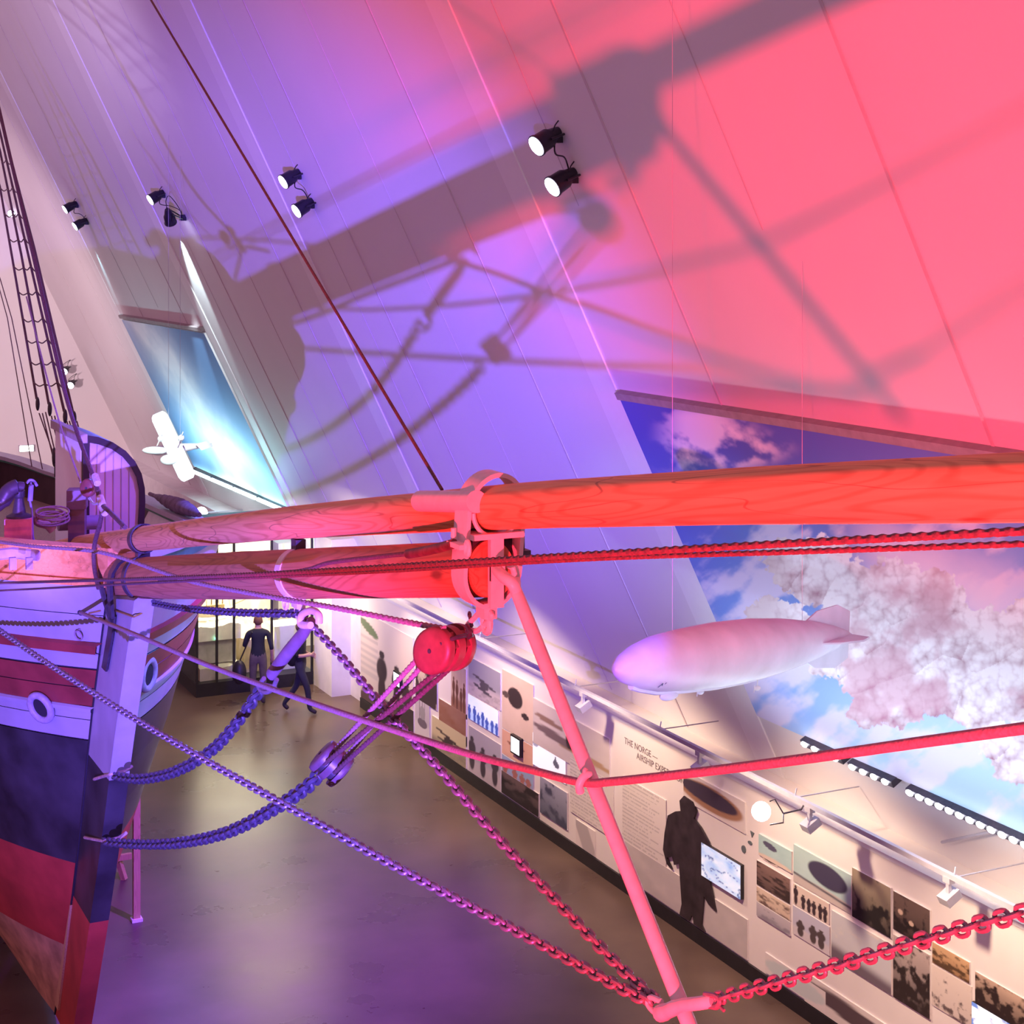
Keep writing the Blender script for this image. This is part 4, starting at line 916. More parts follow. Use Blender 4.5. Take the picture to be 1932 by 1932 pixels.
# ---------------------------------------------------------------- stage lamps on the sloping wall
RV = np.array([CC, -SS, 0]); FV = np.array([SS, CC, 0]); UV = np.array([0, 0, 1.])
def par_can(lx, ly, label, dirv=(-5, -.5, -3), sc=1.0, off=.5, back=False, grp='stage lamps on the sloping wall', gable=False):
    r_ = PR(lx + 15, ly - 15); t = (r_[0] / ray(lx + 15, ly - 15)[0]); c = O + ray(lx, ly) * (t - off) if not gable else PY(lx, ly, YF - .62)
    root = thing('stage_lamp', label, 'lamp', c, grp); d = Vector(dirv).normalized(); c = Vector(map(float, c))
    mb = MB(); mb.lathe(c - d * .33 * sc, d, [(0, .05 * sc), (.03 * sc, .062 * sc), (.12 * sc, .085 * sc), (.16 * sc, .108 * sc), (.31 * sc, .114 * sc), (.315 * sc, .124 * sc), (.34 * sc, .124 * sc)], 20)
    mb.build('lamp_shell', M_LAMPB, root)
    mb = MB(); mb.lathe(c + d * .012, d, [(0, .110 * sc), (.003, .110 * sc)], 20)
    for i in range(6): a = i * math.pi / 3; 
    mb.build('lens', M_LENS if not back else M_LENS, root)
    side = d.cross(Vector((0, 1, 0))).normalized(); side = d.cross(side).normalized(); up = side.cross(d)
    m0 = c - d * .12 * sc; zr = c.z + .1; rt = Vector((roofX(zr) - .07, c.y + .05, zr)) if not gable else Vector((c.x + .1, YF - .06, c.z + .05))
    mb = MB(); mb.tube([m0 + side * .128 * sc, m0 + side * .135 * sc - d * .16 * sc + up * .03, rt + side * .06, rt - side * .06, m0 - side * .135 * sc - d * .16 * sc + up * .03, m0 - side * .128 * sc], .014, 6)
    mb.build('yoke', M_LAMPB, root)
    mb = MB(); mb.box((rt.x - .05, rt.y - .05, rt.z - .06), (rt.x + .07, rt.y + .05, rt.z + .06)); mb.build('clamp', M_LAMPB, root, smooth=False)
    mb = MB(); cb_ = catmull([c - d * .33 * sc, c - d * .42 * sc + Vector((0, .04, .10)), c - d * .40 * sc + Vector((.05, -.06, .20)), rt + Vector((-.05, -.1, .12)), rt + Vector((-.03, -.02, -.05))], 5)
    mb.tube(cb_, .008, 6); mb.build('cable', M_LAMPB, root)
    return root, rt
L1 = [(1013, 275, 'large black stage lamp with violet lens, upper of the big right hand pair'), (1043, 352, 'large black stage lamp with violet lens, lower of the big right hand pair'),
      (535, 343, 'black stage lamp left of centre right of the long stay, upper of its pair'), (560, 398, 'black stage lamp left of centre right of the long stay, lower of its pair'),
      (284, 377, 'black stage lamp just above the one throwing a white beam'),
      (123, 395, 'small black stage lamp near the left shrouds, upper of its pair'), (142, 427, 'small black stage lamp near the left shrouds, lower of its pair')]
rts = []
for x, y, lb_ in L1: rts.append(par_can(x, y, lb_))
rts.append(par_can(322, 420, 'black stage lamp seen from behind, throwing a white beam down the wall', dirv=(2.2, 3.6, -5.0), sc=1.0, off=.55, back=True))
for (x, y, lb_) in ((21, 403, 'tiny lit stage lamp seen through the shrouds at the left edge'), (121, 701, 'small violet stage lamp behind the fore stay, upper one'), (133, 727, 'small white stage lamp behind the fore stay, lower one')):
    par_can(x, y, lb_, dirv=(-3.0, -5, -2.2), sc=.95, gable=True)
for (a_, b_) in ((0, 1), (2, 3), (5, 6), (4, 7)):
    p, q = rts[a_][1], rts[b_][1]
    mb = MB(); mb.tube(catmull([p, p + Vector((-.06, -.12, -.18)), (p + q) / 2 + Vector((-.05, -.12, 0)), q + Vector((-.06, -.04, .14)), q], 5), .009, 6)
    mb.build('link_cable', M_LAMPB, rts[b_][0])

# ---------------------------------------------------------------- light bars along the lower edge of the murals
def roofpt(px, py, off): q = PR(px, py); return q + np.array([-TT, 0, -1]) / math.hypot(TT, 1) * off
def ledbar(px0, py0, px1, py1, n_, label, lm, rad, segs=False):
    a_, b_ = roofpt(px0, py0, .16), roofpt(px1, py1, .16); root = thing('led_bar', label, 'light bar', a_, 'light bars below the murals')
    d = b_ - a_; mb = MB(); nrm = np.array([-TT, 0, -1]) / math.hypot(TT, 1); tn = np.array([1 / TT * 0 + .437, 0, -.899])
    nrm = Vector(nrm.tolist()); tn = Vector((.4377, 0, -.8991)); P = []
    A, B = Vector(a_.tolist()), Vector(b_.tolist())
    for q in (A, B): P += [q - nrm * .16 + tn * .05, q - nrm * .02 + tn * .06, q - nrm * .02 - tn * .02, q - nrm * .16 - tn * .02]
    mb.hexa(P); mb.build('housing', M_IRON, root, smooth=False)
    for i in range(n_):
        c0 = A + (B - A) * ((i + (.04 if segs else .5)) / n_); c1 = A + (B - A) * ((i + .93) / n_); mb = MB()
        if segs: mb.tube([c0, c1], rad, 8)
        else: mb.ell(c0, [(0, rad * 1.5, 0), tuple(nrm * rad * .7), tuple(tn * rad)], 10, 6)
        mb.build('lens', lm, root)
    return root
ledbar(1527, 1386, 1605, 1421, 4, 'short end of the white light bar under the big mural, left of the rope', M_LED, .035)
ledbar(1617, 1428, 1700, 1464, 4, 'white light bar with round lenses just right of the rope crossing', M_LED, .035)
ledbar(1727, 1476, 2010, 1601, 14, 'long white light bar with round lenses reaching the right edge', M_LED, .036)
ledbar(370, 882, 547, 956, 4, 'cyan white tube lights under the far mural', M_LEDC, .045, True)

# ---------------------------------------------------------------- airship model
nose = PD(1160, 1264, 12.6); tail = PD(1606, 1196, 15.6)
ap = thing('airship_model', 'large silver white airship model hanging in front of the smoke mural', 'model airship', (nose + tail) / 2)
dA = Vector((tail - nose).tolist()); LA = dA.length; dA.normalize(); RA = .262
prof = [(0, .01), (.008, .20), (.03, .41), (.08, .64), (.15, .83), (.25, .93), (.38, 1.0), (.52, .98), (.66, .86), (.8, .63), (.9, .40), (.97, .17), (1, .02)]
pt = [(float(t), float(np.interp(t, [p[0] for p in prof], [p[1] for p in prof]))) for t in np.concatenate([np.linspace(0, .1, 14), np.linspace(.12, 1, 36)])]
ma = mat('airship_skin', (.74, .76, .84), .45, var=.10, scale=3, bump=.08)
mb = MB(); mb._l(Vector(nose.tolist()), dA, [(t * LA, r * RA) for t, r in pt], 36, 0); mb.build('envelope', ma, ap)
sA = dA.cross(Vector((0, 0, 1))).normalized(); uA = sA.cross(dA)
def apt(t, a, k=1.0):
    r = float(np.interp(t, [p[0] for p in prof], [p[1] for p in prof])) * RA * k; return Vector(nose.tolist()) + dA * (t * LA) + sA * (r * math.sin(a)) - uA * (r * math.cos(a))
mb = MB(); mb.tube([apt(t, 0, 1.0) for t in np.linspace(.06, .93, 30)], .028, 8); mb.build('keel', ma, ap)
for i, a in enumerate((0, math.pi / 2, math.pi, 3 * math.pi / 2)):
    mb = MB(); o_ = (apt(.9, a) - apt(.9, a + math.pi)).normalized(); th_ = dA.cross(o_).normalized() * .008
    P = [apt(.76, a, .9), apt(.82, a) + o_ * .10, apt(.92, a) + o_ * .20, apt(.985, a) + o_ * .19, apt(.985, a)]
    mb.prism([p - th_ for p in P], th_ * 2); mb.build('fin', ma, ap, smooth=False)
mb = MB(); g = apt(.20, 0) - Vector((0, 0, .035)); mb.ell(g, [tuple(dA * .13), tuple(sA * .035), tuple(uA * .042)]); mb.build('gondola', M_MODEL, ap)
for t, a in ((.36, -.35), (.52, .35), (.50, -.6)):
    mb = MB(); g = apt(t, a, 1.0) - uA * .07; mb.ell(g, [tuple(dA * .05), tuple(sA * .02), tuple(uA * .022)], 10, 6); mb.tube([g, apt(t, a, .98)], .005, 5); mb.tube([g - sA * .001 + uA * .03 - dA * .05, g - uA * .03 - dA * .05], .004, 5); mb.build('engine_pod', M_MODEL, ap)
for t in (.2, .75):
    mb = MB(); q = apt(t, math.pi); mb.tube([q, Vector((q.x, q.y, (R0 - q.x) * TT - .02))], .0025, 4); mb.build('hanging_wire', M_STEELB, ap)
def text_mesh(body, size, origin, xdir, ydir, m, name, parent=None, ext=.001, align='LEFT', spacing=1.0, off=0):
    cu = bpy.data.curves.new(name, 'FONT'); cu.body = body; cu.size = size; cu.extrude = ext; cu.align_x = align; cu.space_character = spacing; cu.offset = off
    t = bpy.data.objects.new(name, cu); COL.objects.link(t); dg = bpy.context.evaluated_depsgraph_get(); me = bpy.data.meshes.new_from_object(t.evaluated_get(dg))
    bpy.data.objects.remove(t); o = bpy.data.objects.new(name, me); COL.objects.link(o); me.materials.clear(); me.materials.append(m)
    x = Vector(xdir).normalized(); y = Vector(ydir); y = (y - x * y.dot(x)).normalized(); z = x.cross(y); M = Matrix((x, y, z)).transposed().to_4x4(); M.translation = Vector(map(float, origin))
    if parent is not None: o.parent = parent; o.matrix_parent_inverse = WM(parent).inverted()
    o.matrix_basis = M; return o
q = Vector(PD(1238, 1294, 12.75).tolist()); aa_ = .62
# lettering near the nose on the camera side
best = min(((Vector(apt(t, a)) , t, a) for t in np.linspace(.05, .3, 40) for a in np.linspace(-1.6, 1.6, 60)), key=lambda e: math.hypot(proj(e[0])[0] - 1240, proj(e[0])[1] - 1296) + (0 if (e[0] - (Vector(nose.tolist()) + dA * (e[1] * LA))).dot(Vector((0, 0, H)) - e[0]) > 0 else 999))
_, tb_, ab_ = best; ytx = (apt(tb_, ab_ + (.05 if ab_ > 0 else -.05)) - apt(tb_, ab_)).normalized(); ytx = ytx if ytx.z > 0 else -ytx
nn_ = (best[0] - (Vector(nose.tolist()) + dA * (tb_ * LA))).normalized()
text_mesh('NI', .085, best[0] + nn_ * .006, dA, ytx, mat('navy_ink', (.05, .08, .22), .5), 'letters', ap, spacing=1.1)

# ---------------------------------------------------------------- aeroplane model
pd_ = 31.0
def PP(x, y, dd=0): return Vector(PD(x, y, pd_ + dd).tolist())
pl = thing('aeroplane_model', 'bright white aeroplane model hanging in front of the far blue mural', 'model aeroplane', PP(328, 845))
wd = (PP(354, 905) - PP(300, 780)); fd = (PP(300, 848, -.1) - PP(268, 851, -.3)).normalized(); wn = wd.normalized(); Rv, Uv, Fv = Vector(RV.tolist()), Vector((0, 0, 1)), Vector(FV.tolist())
ch = Rv * (34 / 3142 * pd_); ch = ch + Fv * .12
mb = MB(); P = []
a0, a1 = PP(297, 779), PP(356, 905)
c_ = (ch - wn * ch.dot(wn)).normalized(); outl = []
W2 = .155
for t, w_ in ((0, .6), (.03, .85), (.08, 1), (.5, 1), (.92, 1), (.97, .85), (1, .6)): outl.append(a0 + (a1 - a0) * t - c_ * W2 * w_)
for t, w_ in ((1, .6), (.97, .85), (.92, 1), (.5, 1), (.08, 1), (.03, .85), (0, .6)): outl.append(a0 + (a1 - a0) * t + c_ * W2 * w_)
nrm = wn.cross(c_).normalized(); mb.prism([p - nrm * .018 for p in outl], nrm * .036); mb.build('wing', M_MODEL, pl, ang=60)
mb = MB(); fa, fb = PP(284, 852, .05), PP(400, 838, .9); mb.tube([fa + (fb - fa) * t + nrm * -.07 for t in (0, .04, .12, .3, .55, .8, 1)], [.02, .06, .09, .10, .08, .05, .02], 14); mb.build('fuselage', M_MODEL, pl)
mb = MB(); mb.ell(PP(292, 850, -.05), [tuple(Rv * .24), tuple(Uv * .075), tuple(Fv * .07)]); mb.build('float', M_MODEL, pl)
mb = MB(); mb.ell(PP(318, 868, -.05), [tuple(Rv * .16), tuple(Uv * .10), tuple(Fv * .07)]); mb.build('float', M_MODEL, pl)
mb = MB(); mb.prism([PP(368, 838, .6), PP(390, 832, .75), PP(402, 842, .85), PP(380, 850, .7)], nrm * .02); mb.build('tailplane', M_MODEL, pl, smooth=False)
for (x, y) in ((303, 828), (342, 826)):
    mb = MB(); e = PP(x, y, -.05); mb.ell(e, [tuple(Rv * .06), tuple(Uv * .06), tuple(Fv * .08)], 10, 6); mb.tube([e + Uv * .12 - Fv * .08 + Rv * .05, e - Uv * .12 - Fv * .08 - Rv * .05], .01, 5); mb.build('engine', M_MODEL, pl)
for x, y in ((318, 815), (340, 868)):
    mb = MB(); q = PP(x, y); mb.tube([q, Vector((q.x, q.y, (R0 - q.x) * TT - .02))], .003, 4); mb.build('hanging_wire', M_STEELB, pl)
spot('aeroplane_fill', (6.2, 24.5, 8.6), PP(328, 846), (.75, 1, .97), 4500, 13, .5, .05)  # unseen spot added in mid air to make the model bright

# ---------------------------------------------------------------- track, track lamps and flood lamp over the display wall
XT = 10.8
def trackpt(px): return PX(px, 475 + .5035 * (px + 545), XT)
tr = thing('lighting_track', 'long pale lilac lighting track running above the display wall', 'lighting track', trackpt(900))
mb = MB(); a_, b_ = trackpt(668), trackpt(2150); mb.box((XT - .025, b_[1], a_[2] - .025), (XT + .025, a_[1], a_[2] + .025)); ZT = a_[2]; mb.build('track_bar', M_STEELB, tr, smooth=False)
for px in (690, 905, 1085, 1245, 1500, 1800):
    y = trackpt(px)[1]; mb = MB(); mb.tube([(XT, y, ZT + .02), (XT + .02, y, ZT + .10)], .008, 6); mb.tube([(XT, y, ZT), (roofX(ZT) - .01, y, ZT)], .008, 6); mb.build('wall_bracket', M_STEELB, tr)
for px, lb_ in ((1100, 'pale track lamp nearest the pink slanting rod'), (1320, 'pale track lamp behind the thick red rope'), (1528, 'pale track lamp beside the glaring flood lamp'), (1790, 'large pale track lamp above the crowd photographs')):
    y = trackpt(px)[1]; t_ = thing('track_lamp', lb_, 'lamp', (XT, y, ZT), 'track lamps above the display wall')
    mb = MB(); mb.box((XT - .035, y - .05, ZT - .075), (XT + .035, y + .05, ZT - .02)); mb.box((XT - .02, y - .02, ZT - .17), (XT + .02, y + .02, ZT - .07)); mb.build('stem', M_STEELB, t_, smooth=False)
    M = Matrix.Translation((XT + .01, y, ZT - .21)) @ Matrix.Rotation(-.5, 4, 'Y'); mb = MB(); mb.box((-.09, -.075, -.045), (.09, .075, .045), 0, M); mb.build('lamp_head', M_STEELB, t_, smooth=False)
    mb = MB(); mb.box((-.07, -.06, -.052), (.07, .06, -.046), 0, M); mb.build('diffuser', mat('lit_diffuser', (1, 1, .9), emit=(1, .9, .75), es=3), t_, smooth=False)
fl = thing('flood_lamp', 'glaring white flood lamp on a bracket above the display wall', 'lamp', PX(1436, 1531, 10.35))
c = Vector(PX(1436, 1531, 10.35).tolist()); d = (Vector((0, 2, 7.5)) - c).normalized()
mb = MB(); mb.lathe(c - d * .16, d, [(0, .05), (.05, .09), (.15, .10)], 18); mb.build('lamp_shell', M_STEELB, fl)
mb = MB(); mb.lathe(c - d * .008, d, [(0, .105), (.012, .10), (.03, .06)], 18); mb.build('lens', M_LAMPW, fl)
mb = MB(); e = Vector(PX(1478, 1535, 10.45).tolist()); q = Vector(PX(1512, 1527, 10.75).tolist())
mb.tube([Vector(PX(1452, 1512, 10.35).tolist()), Vector(PX(1462, 1508, 10.4).tolist()), e, Vector(PX(1478, 1552, 10.4).tolist()), Vector(PX(1453, 1556, 10.35).tolist())], .008, 6); mb.tube([e, q, (XT, q.y, ZT)], .010, 6); mb.build('bracket', M_IRON, fl)
for px, py, X_, lb_, mm in ((380, 968, 10.8, 'round white lamp shining just above the boom right of the deckhouse', M_LAMPW),):
    t_ = thing('flood_lamp', lb_, 'lamp', PX(px, py, X_)); c = Vector(PX(px, py, X_).tolist()); d = (Vector((0, 0, H)) - c).normalized()
    mb = MB(); mb.lathe(c - d * .2, d, [(0, .08), (.19, .15)], 16); mb.build('lamp_shell', M_STEELB, t_)
    mb = MB(); mb.lathe(c, d, [(0, .15), (.02, .13)], 16); mb.build('lens', mm, t_)
    mb = MB(); mb.tube([c - d * .15, (roofX(c.z) - .02, c.y, c.z)], .02, 6); mb.build('arm', M_STEELB, t_)
c = PY(50, 846, YF - .12); t_ = thing('wall_light', 'bright rectangular light on the far end wall above the dark rail', 'lamp', c)
mb = MB(); mb.box((c[0] - .22, YF - .14, c[2] - .10), (c[0] + .22, YF, c[2] + .10)); mb.build('housing', M_STEELB, t_, smooth=False)
mb = MB(); mb.box((c[0] - .2, YF - .15, c[2] - .085), (c[0] + .2, YF - .14, c[2] + .085)); mb.build('diffuser', mat('lit_warm_panel', (1, 1, .9), emit=(1, .96, .8), es=9), t_, smooth=False)
mb = MB(); a_ = roofpt(1785, 1583, .06); b_ = roofpt(1893, 1560, .06); mb.tube([a_, b_], .018, 6)
tag(mb.build('cable_duct', M_STEELB, origin=a_), 'short pale slanting duct on the wall below the long light bar', 'duct')

# ---------------------------------------------------------------- pictures, screens and writing on the display wall
def WY(px): return float(PX(px, 475, WX)[1])
def WZ(px, py): return float(PX(px, py, WX)[2])
def el(u, v, cx, cy, rx, ry, rot=0):
    c, s = math.cos(rot), math.sin(rot); a = (u - cx) * c + (v - cy) * s; b = -(u - cx) * s + (v - cy) * c
    return 1 - (a / rx) ** 2 - (b / ry) ** 2
def put(img, mask, col, soft=.15): return mixc(img, col, sm(-soft, soft, mask))
def man(img, u, v, x, h, base, col, w=.05):
    img = put(img, el(u, v, x, base + h * .93, w * .5, h * .07), col, .3); img = put(img, el(u, v, x, base + h * .66, w, h * .22), col, .3)
    return put(img, el(u, v, x, base + h * .28, w * .7, h * .30), col, .3)
def P_generic(seed, lo, hi, dark, amt, fx=4, fy=4):
    def f(u, v):
        img = mixc(lo, hi, v + .25 * (fbm(u * 3, v * 3, seed) - .5)); k = fbm(u * fx, v * fy, seed + 5)
        return mixc(img, dark, sm(1 - amt - .12, 1 - amt + .08, k + .35 * (.5 - v)))
    return f
def P_men(seed, sky, ground, col, n_, h=.6, base=.1):
    def f(u, v):
        img = mixc(ground, sky, sm(.25, .4, v)); img = mixc(img, np.array(ground) * .8, fbm(u * 5, v * 5, seed) * .4); rs = np.random.RandomState(seed)
        for i in range(n_): img = man(img, u, v, (i + .5 + rs.uniform(-.2, .2)) / n_, h * rs.uniform(.8, 1.1), base + rs.uniform(-.03, .05), col, .30 / n_ + .02)
        return img
    return f
def P_seaplane(sky, sea, col, y=.5):
    def f(u, v):
        img = mixc(sea, sky, sm(.3, .5, v)); img = mixc(img, (.1, .1, .1), .3 * sm(.5, .7, fbm(u * 8, v * 16, 3)) * sm(.4, .2, v))
        img = put(img, el(u, v, .5, y, .40, .04, -.25), col); img = put(img, el(u, v, .5, y - .1, .14, .10), col); return put(img, el(u, v, .45, y - .22, .3, .045, -.2), col)
    return f
def P_ship(sky, sea, col):
    def f(u, v):
        img = mixc(sea, sky, sm(.25, .35, v)); img = mixc(img, (.5, .5, .5), fbm(u * 4, v * 4, 8) * .3); img = put(img, el(u, v, .5, .3, .33, .09), col)
        for x in (.3, .5, .66): img = put(img, .012 - np.abs(u - x) + 0 * v - 9 * (np.abs(v - .55) > .3), col, .004)
        return put(img, el(u, v, .5, .5, .2, .13), np.array(col) * .5 + .25)
    return f
def P_text(n_, bg=(.74, .69, .65), ink=(.42, .39, .38), cols=1):
    def f(u, v):
        t = v * n_; ln = (t % 1 > .38) & (t % 1 < .72); e = vnoise(np.floor(t) * 7.3, u * 0, 3) * .35 + .62; uu = (u * cols) % 1
        on = ln & (uu < e) & (vnoise(u * 60, np.floor(t), 5) > .22); return mixc(bg, ink, on * .65)
    return f
def P_tone(c, seed=1, amp=.12): return lambda u, v: np.array(c) + (fbm(u * 4, v * 4, seed)[..., None] - .5) * amp
PRN = [0]
def wall_print(name, label, cat, px0, px1, yt, yb, fn, m=None, res=56, grp=None, th=.014, edge=None, ox=0):
    Y0, Y1 = WY(px0), WY(px1); Z1, Z0 = WZ(px0, yt), max(WZ(px0, yb), .2); nz = max(8, int(res * abs(Z1 - Z0) / max(abs(Y1 - Y0), .2))) if res else 8; nz = min(nz, 160)
    ys, zs = np.linspace(Y0, Y1, res), np.linspace(Z0, Z1, nz); g = np.zeros((nz, res, 3)); g[..., 0] = WX - th - ox; g[..., 1] = ys[None, :]; g[..., 2] = zs[:, None]
    PRN[0] += 1; g[..., 0] -= .0009 * (PRN[0] % 9)
    u, v = np.meshgrid(np.linspace(0, 1, res), np.linspace(0, 1, nz)); rgb = np.broadcast_to(fn(u, v), (nz, res, 3))
    return tag(inked(name, g, rgb, (th + ox + .0009 * (PRN[0] % 9), 0, 0), m or M_PRINT, edge or M_WALL), label, cat, grp)
G1 = 'photographs on the display wall'
DK = (.05, .035, .04)
wall_print('photo_print', 'tall photo mural of hunters and dogs with a green airship above, at the far end', 'photograph', 682, 781, 1150, 1392,
  lambda u, v: (lambda a: put(put(man(man(man(a, u, v, .42, .62, .05, DK, .10), u, v, .70, .52, .08, DK, .09), u, v, .88, .36, .12, DK, .10), el(u, v, .16, .84, .20, .055, -.3), (.13, .20, .10)), el(u, v, .5, .03, .55, .12), (.10, .06, .06)))(
      mixc(mixc((.62, .55, .50), (.80, .72, .66), v), (.5, .46, .45), ((v * 42 % 1) > .5) * (u < .34) * (v > .3) * (v < .75) * .7)), res=90, grp=G1)
wall_print('photo_print', 'small photo of a sailing ship in ice beside a black panel', 'photograph', 785, 812, 1288, 1394, P_ship((.55, .50, .55), (.70, .66, .68), (.16, .13, .17)), grp=G1)
wall_print('photo_print', 'dark photo of men high on the wall just under the red block', 'photograph', 786, 826, 1240, 1316, P_generic(3, (.5, .4, .36), (.72, .6, .5), DK, .55), grp=G1)
wall_print('photo_print', 'brown photo of crew members beside the boat photograph', 'photograph', 853, 881, 1248, 1340, P_men(4, (.70, .55, .44), (.32, .16, .11), (.16, .07, .05), 4, .6), grp=G1)
wall_print('photo_print', 'plain red brown picture above the seaplane photograph', 'photograph', 830, 881, 1317, 1376, P_tone((.32, .16, .11), 4), grp=G1)
wall_print('photo_print', 'yellow toned photo of a seaplane low on the wall', 'photograph', 817, 881, 1349, 1419, P_seaplane((.62, .55, .33), (.36, .32, .22), DK, .6), grp=G1)
wall_print('photo_print', 'grey blue photo of a flying boat above the blue screen', 'photograph', 886, 946, 1238, 1306, P_seaplane((.36, .36, .44), (.62, .56, .58), (.10, .09, .12), .5), grp=G1)
wall_print('wall_screen', 'small lit screen with blue figures in snow, nearest the dark red block', 'screen', 885, 942, 1308, 1354, P_men(7, (.80, .88, 1), (.45, .58, .95), (.05, .09, .40), 7, .62, -.05), M_SCREEN, grp='lit screens on the display wall')
wall_print('photo_print', 'tall photo of two standing figures with skis below the blue screen', 'photograph', 886, 946, 1368, 1470, P_men(9, (.45, .44, .52), (.60, .55, .58), (.06, .05, .07), 3, .75, .08), grp=G1)
wall_print('photo_print', 'photo of a dark boxy hut and people on pale sand', 'photograph', 949, 1008, 1262, 1372,
  lambda u, v: put(put(put(P_tone((.74, .60, .48), 2)(u, v), el(u, v, .42, .62, .24, .17), DK), el(u, v, .12, .60, .12, .05), (.12, .09, .08)), el(u, v, .74, .40, .12, .05), DK), grp=G1)
wall_print('photo_print', 'orange picture of a floating seaplane behind the small tablet', 'photograph', 949, 1008, 1374, 1420, lambda u, v: put(put(P_tone((.78, .48, .34), 2)(u, v), el(u, v, .45, .6, .28, .08), (.30, .12, .08)), el(u, v, .5, .4, .1, .2), (.3, .12, .1)), grp=G1)
wall_print('photo_print', 'blue and purple picture strip with tiny figures under the tablet', 'photograph', 949, 1008, 1422, 1465, P_men(5, (.34, .48, .66), (.36, .30, .55), (.40, .16, .14), 4, .6), grp=G1)
wall_print('wall_screen', 'lit screen showing a tiny black aircraft over white snow', 'screen', 1007, 1069, 1381, 1441, lambda u, v: put(put(put(P_tone((.86, .90, .97), 2, .05)(u, v), el(u, v, .72, .42, .09, .11, .5), (.10, .10, .14)), el(u, v, .08, .68, .10, .07), (.3, .3, .4)), el(u, v, .7, .5, .03, .15), (.1, .1, .14)), M_SCREEN, grp='lit screens on the display wall')
wall_print('photo_print', 'very dark photo of a crowd right of the two skiers', 'photograph', 948, 1018, 1452, 1494, P_generic(12, (.05, .04, .05), (.16, .11, .11), (.02, .015, .02), .5), grp=G1)
wall_print('photo_print', 'blue grey photo of an ice coast at the end of the picture block', 'photograph', 1021, 1072, 1464, 1532, P_generic(14, (.10, .12, .18), (.38, .40, .50), (.06, .07, .12), .38), grp=G1)
wall_print('seaplane_picture', 'large faded picture of a twin engined seaplane behind the pink rod', 'picture', 1008, 1152, 1316, 1400,
  lambda u, v: put(put(put(put(P_tone((.66, .60, .56), 2)(u, v), el(u, v, .62, .34, .42, .085, -.08), (.48, .33, .20)), el(u, v, .34, .40, .34, .10, -.12), (.20, .15, .16)), el(u, v, .22, .66, .20, .06, -.1), (.30, .20, .16)), el(u, v, .50, .5, .05, .20), DK), res=90, grp=G1)
for px0, px1, yt, yb, n_, lb_ in ((1078, 1160, 1428, 1530, 16, 'pale grey printed text column left of the heading, beside the pink rod'), (1176, 1258, 1463, 1590, 18, 'printed text column below the airship heading')):
    wall_print('text_panel', lb_, 'printed text', px0, px1, yt, yb, P_text(n_), res=120, grp='printed texts on the display wall')
wall_print('map_print', 'small grey leaning map fragment low on the wall left of the pink rod', 'picture', 1088, 1124, 1545, 1612, lambda u, v: mixc((.74, .68, .66), (.46, .42, .42), sm(.0, .1, .42 - np.abs(u - .25 - .5 * (1 - v)) )), grp=G1)
wall_print('map_print', 'wide grey map behind the standing figure, down to the black baseboard', 'picture', 1168, 1412, 1578, 1645, lambda u, v: mixc((.66, .60, .58), (.46, .43, .42), fbm(u * 9, v * 3, 4)), res=110, grp=G1)
wall_print('kayak_picture', 'picture of a dark canoe with brown rim behind the standing figure', 'picture', 1292, 1408, 1452, 1508, lambda u, v: put(put(P_tone((.72, .66, .62), 2, .05)(u, v), el(u, v, .45, .5, .52, .40, -.08), (.38, .21, .12)), el(u, v, .42, .56, .47, .28, -.10), (.06, .045, .07)), res=90, grp=G1, ox=.004)
# life size cut-out photograph of a standing person
def cutout():
    ya, yb_ = WY(1252), WY(1362); S = abs(ya - yb_); zt = WZ(1252, 1470); zb_ = .02
    sh = [(.42, 1.0), (.58, .99), (.64, .93), (.60, .86), (.72, .82), (.86, .74), (.95, .60), (.98, .48), (.90, .46), (.84, .50), (.93, .34), (.99, .22), (.86, .24), (.78, .28), (.74, .04), (.80, .0), (.60, 0), (.58, .06), (.56, .06), (.52, .0), (.34, .0), (.38, .10), (.33, .42), (.24, .38), (.20, .44), (.10, .40), (.16, .36), (.20, .33), (.10, .35), (.03, .45), (.06, .60), (.12, .76), (.26, .83), (.36, .86), (.34, .94)]
    P = [Vector((WX - .035, ya - u * S * .95, zb_ + .2 + v * (zt - zb_ - .25))) for u, v in sh]; mb = MB(); mb.prism(P, (.02, 0, 0))
    o = mb.build('figure_cutout', mat('dark_photo_figure', (.035, .025, .03), .5, var=.5, scale=5), smooth=False, origin=(WX - .03, (ya + yb_) / 2, .2)); return tag(o, 'dark life size photographic cut-out of a standing person in a long coat', 'cutout')
cutout()
wall_print('wall_screen', 'large lit screen with a blue ice map, beside the standing figure', 'screen', 1330, 1404, 1588, 1650, lambda u, v: mixc(mixc((.25, .45, .85), (.80, .90, 1), fbm(u * 4, v * 6, 8) * 1.3 - .1), (.04, .08, .25), sm(.03, .0, np.abs(fbm(u * 2, v * 3, 4) - .5))), M_SCREEN, grp='lit screens on the display wall', th=.05, edge=M_BLACK)
for i, (px, py, k) in enumerate(((1402, 1566, 'square'), (1420, 1573, 'triangle'), (1404, 1602, 'round'), (1416, 1590, 'thin'))):
    c = PX(px, py, WX); mb = MB(); R_ = .045; P = []
    for a in np.linspace(0, 2 * math.pi, {'square': 4, 'triangle': 3, 'round': 16, 'thin': 8}[k], endpoint=False): P.append(Vector((WX - .012, c[1] + R_ * math.cos(a + .6), c[2] + R_ * (.5 if k == 'thin' else 1) * math.sin(a + .6))))
    mb.prism(P, (.012, 0, 0)); tag(mb.build('wall_mark', mat('grey_ink', (.12, .15, .16), .6), origin=(WX, c[1], c[2])), 'small dark %s mark printed right of the large blue screen' % k, 'printed mark', 'small printed marks')
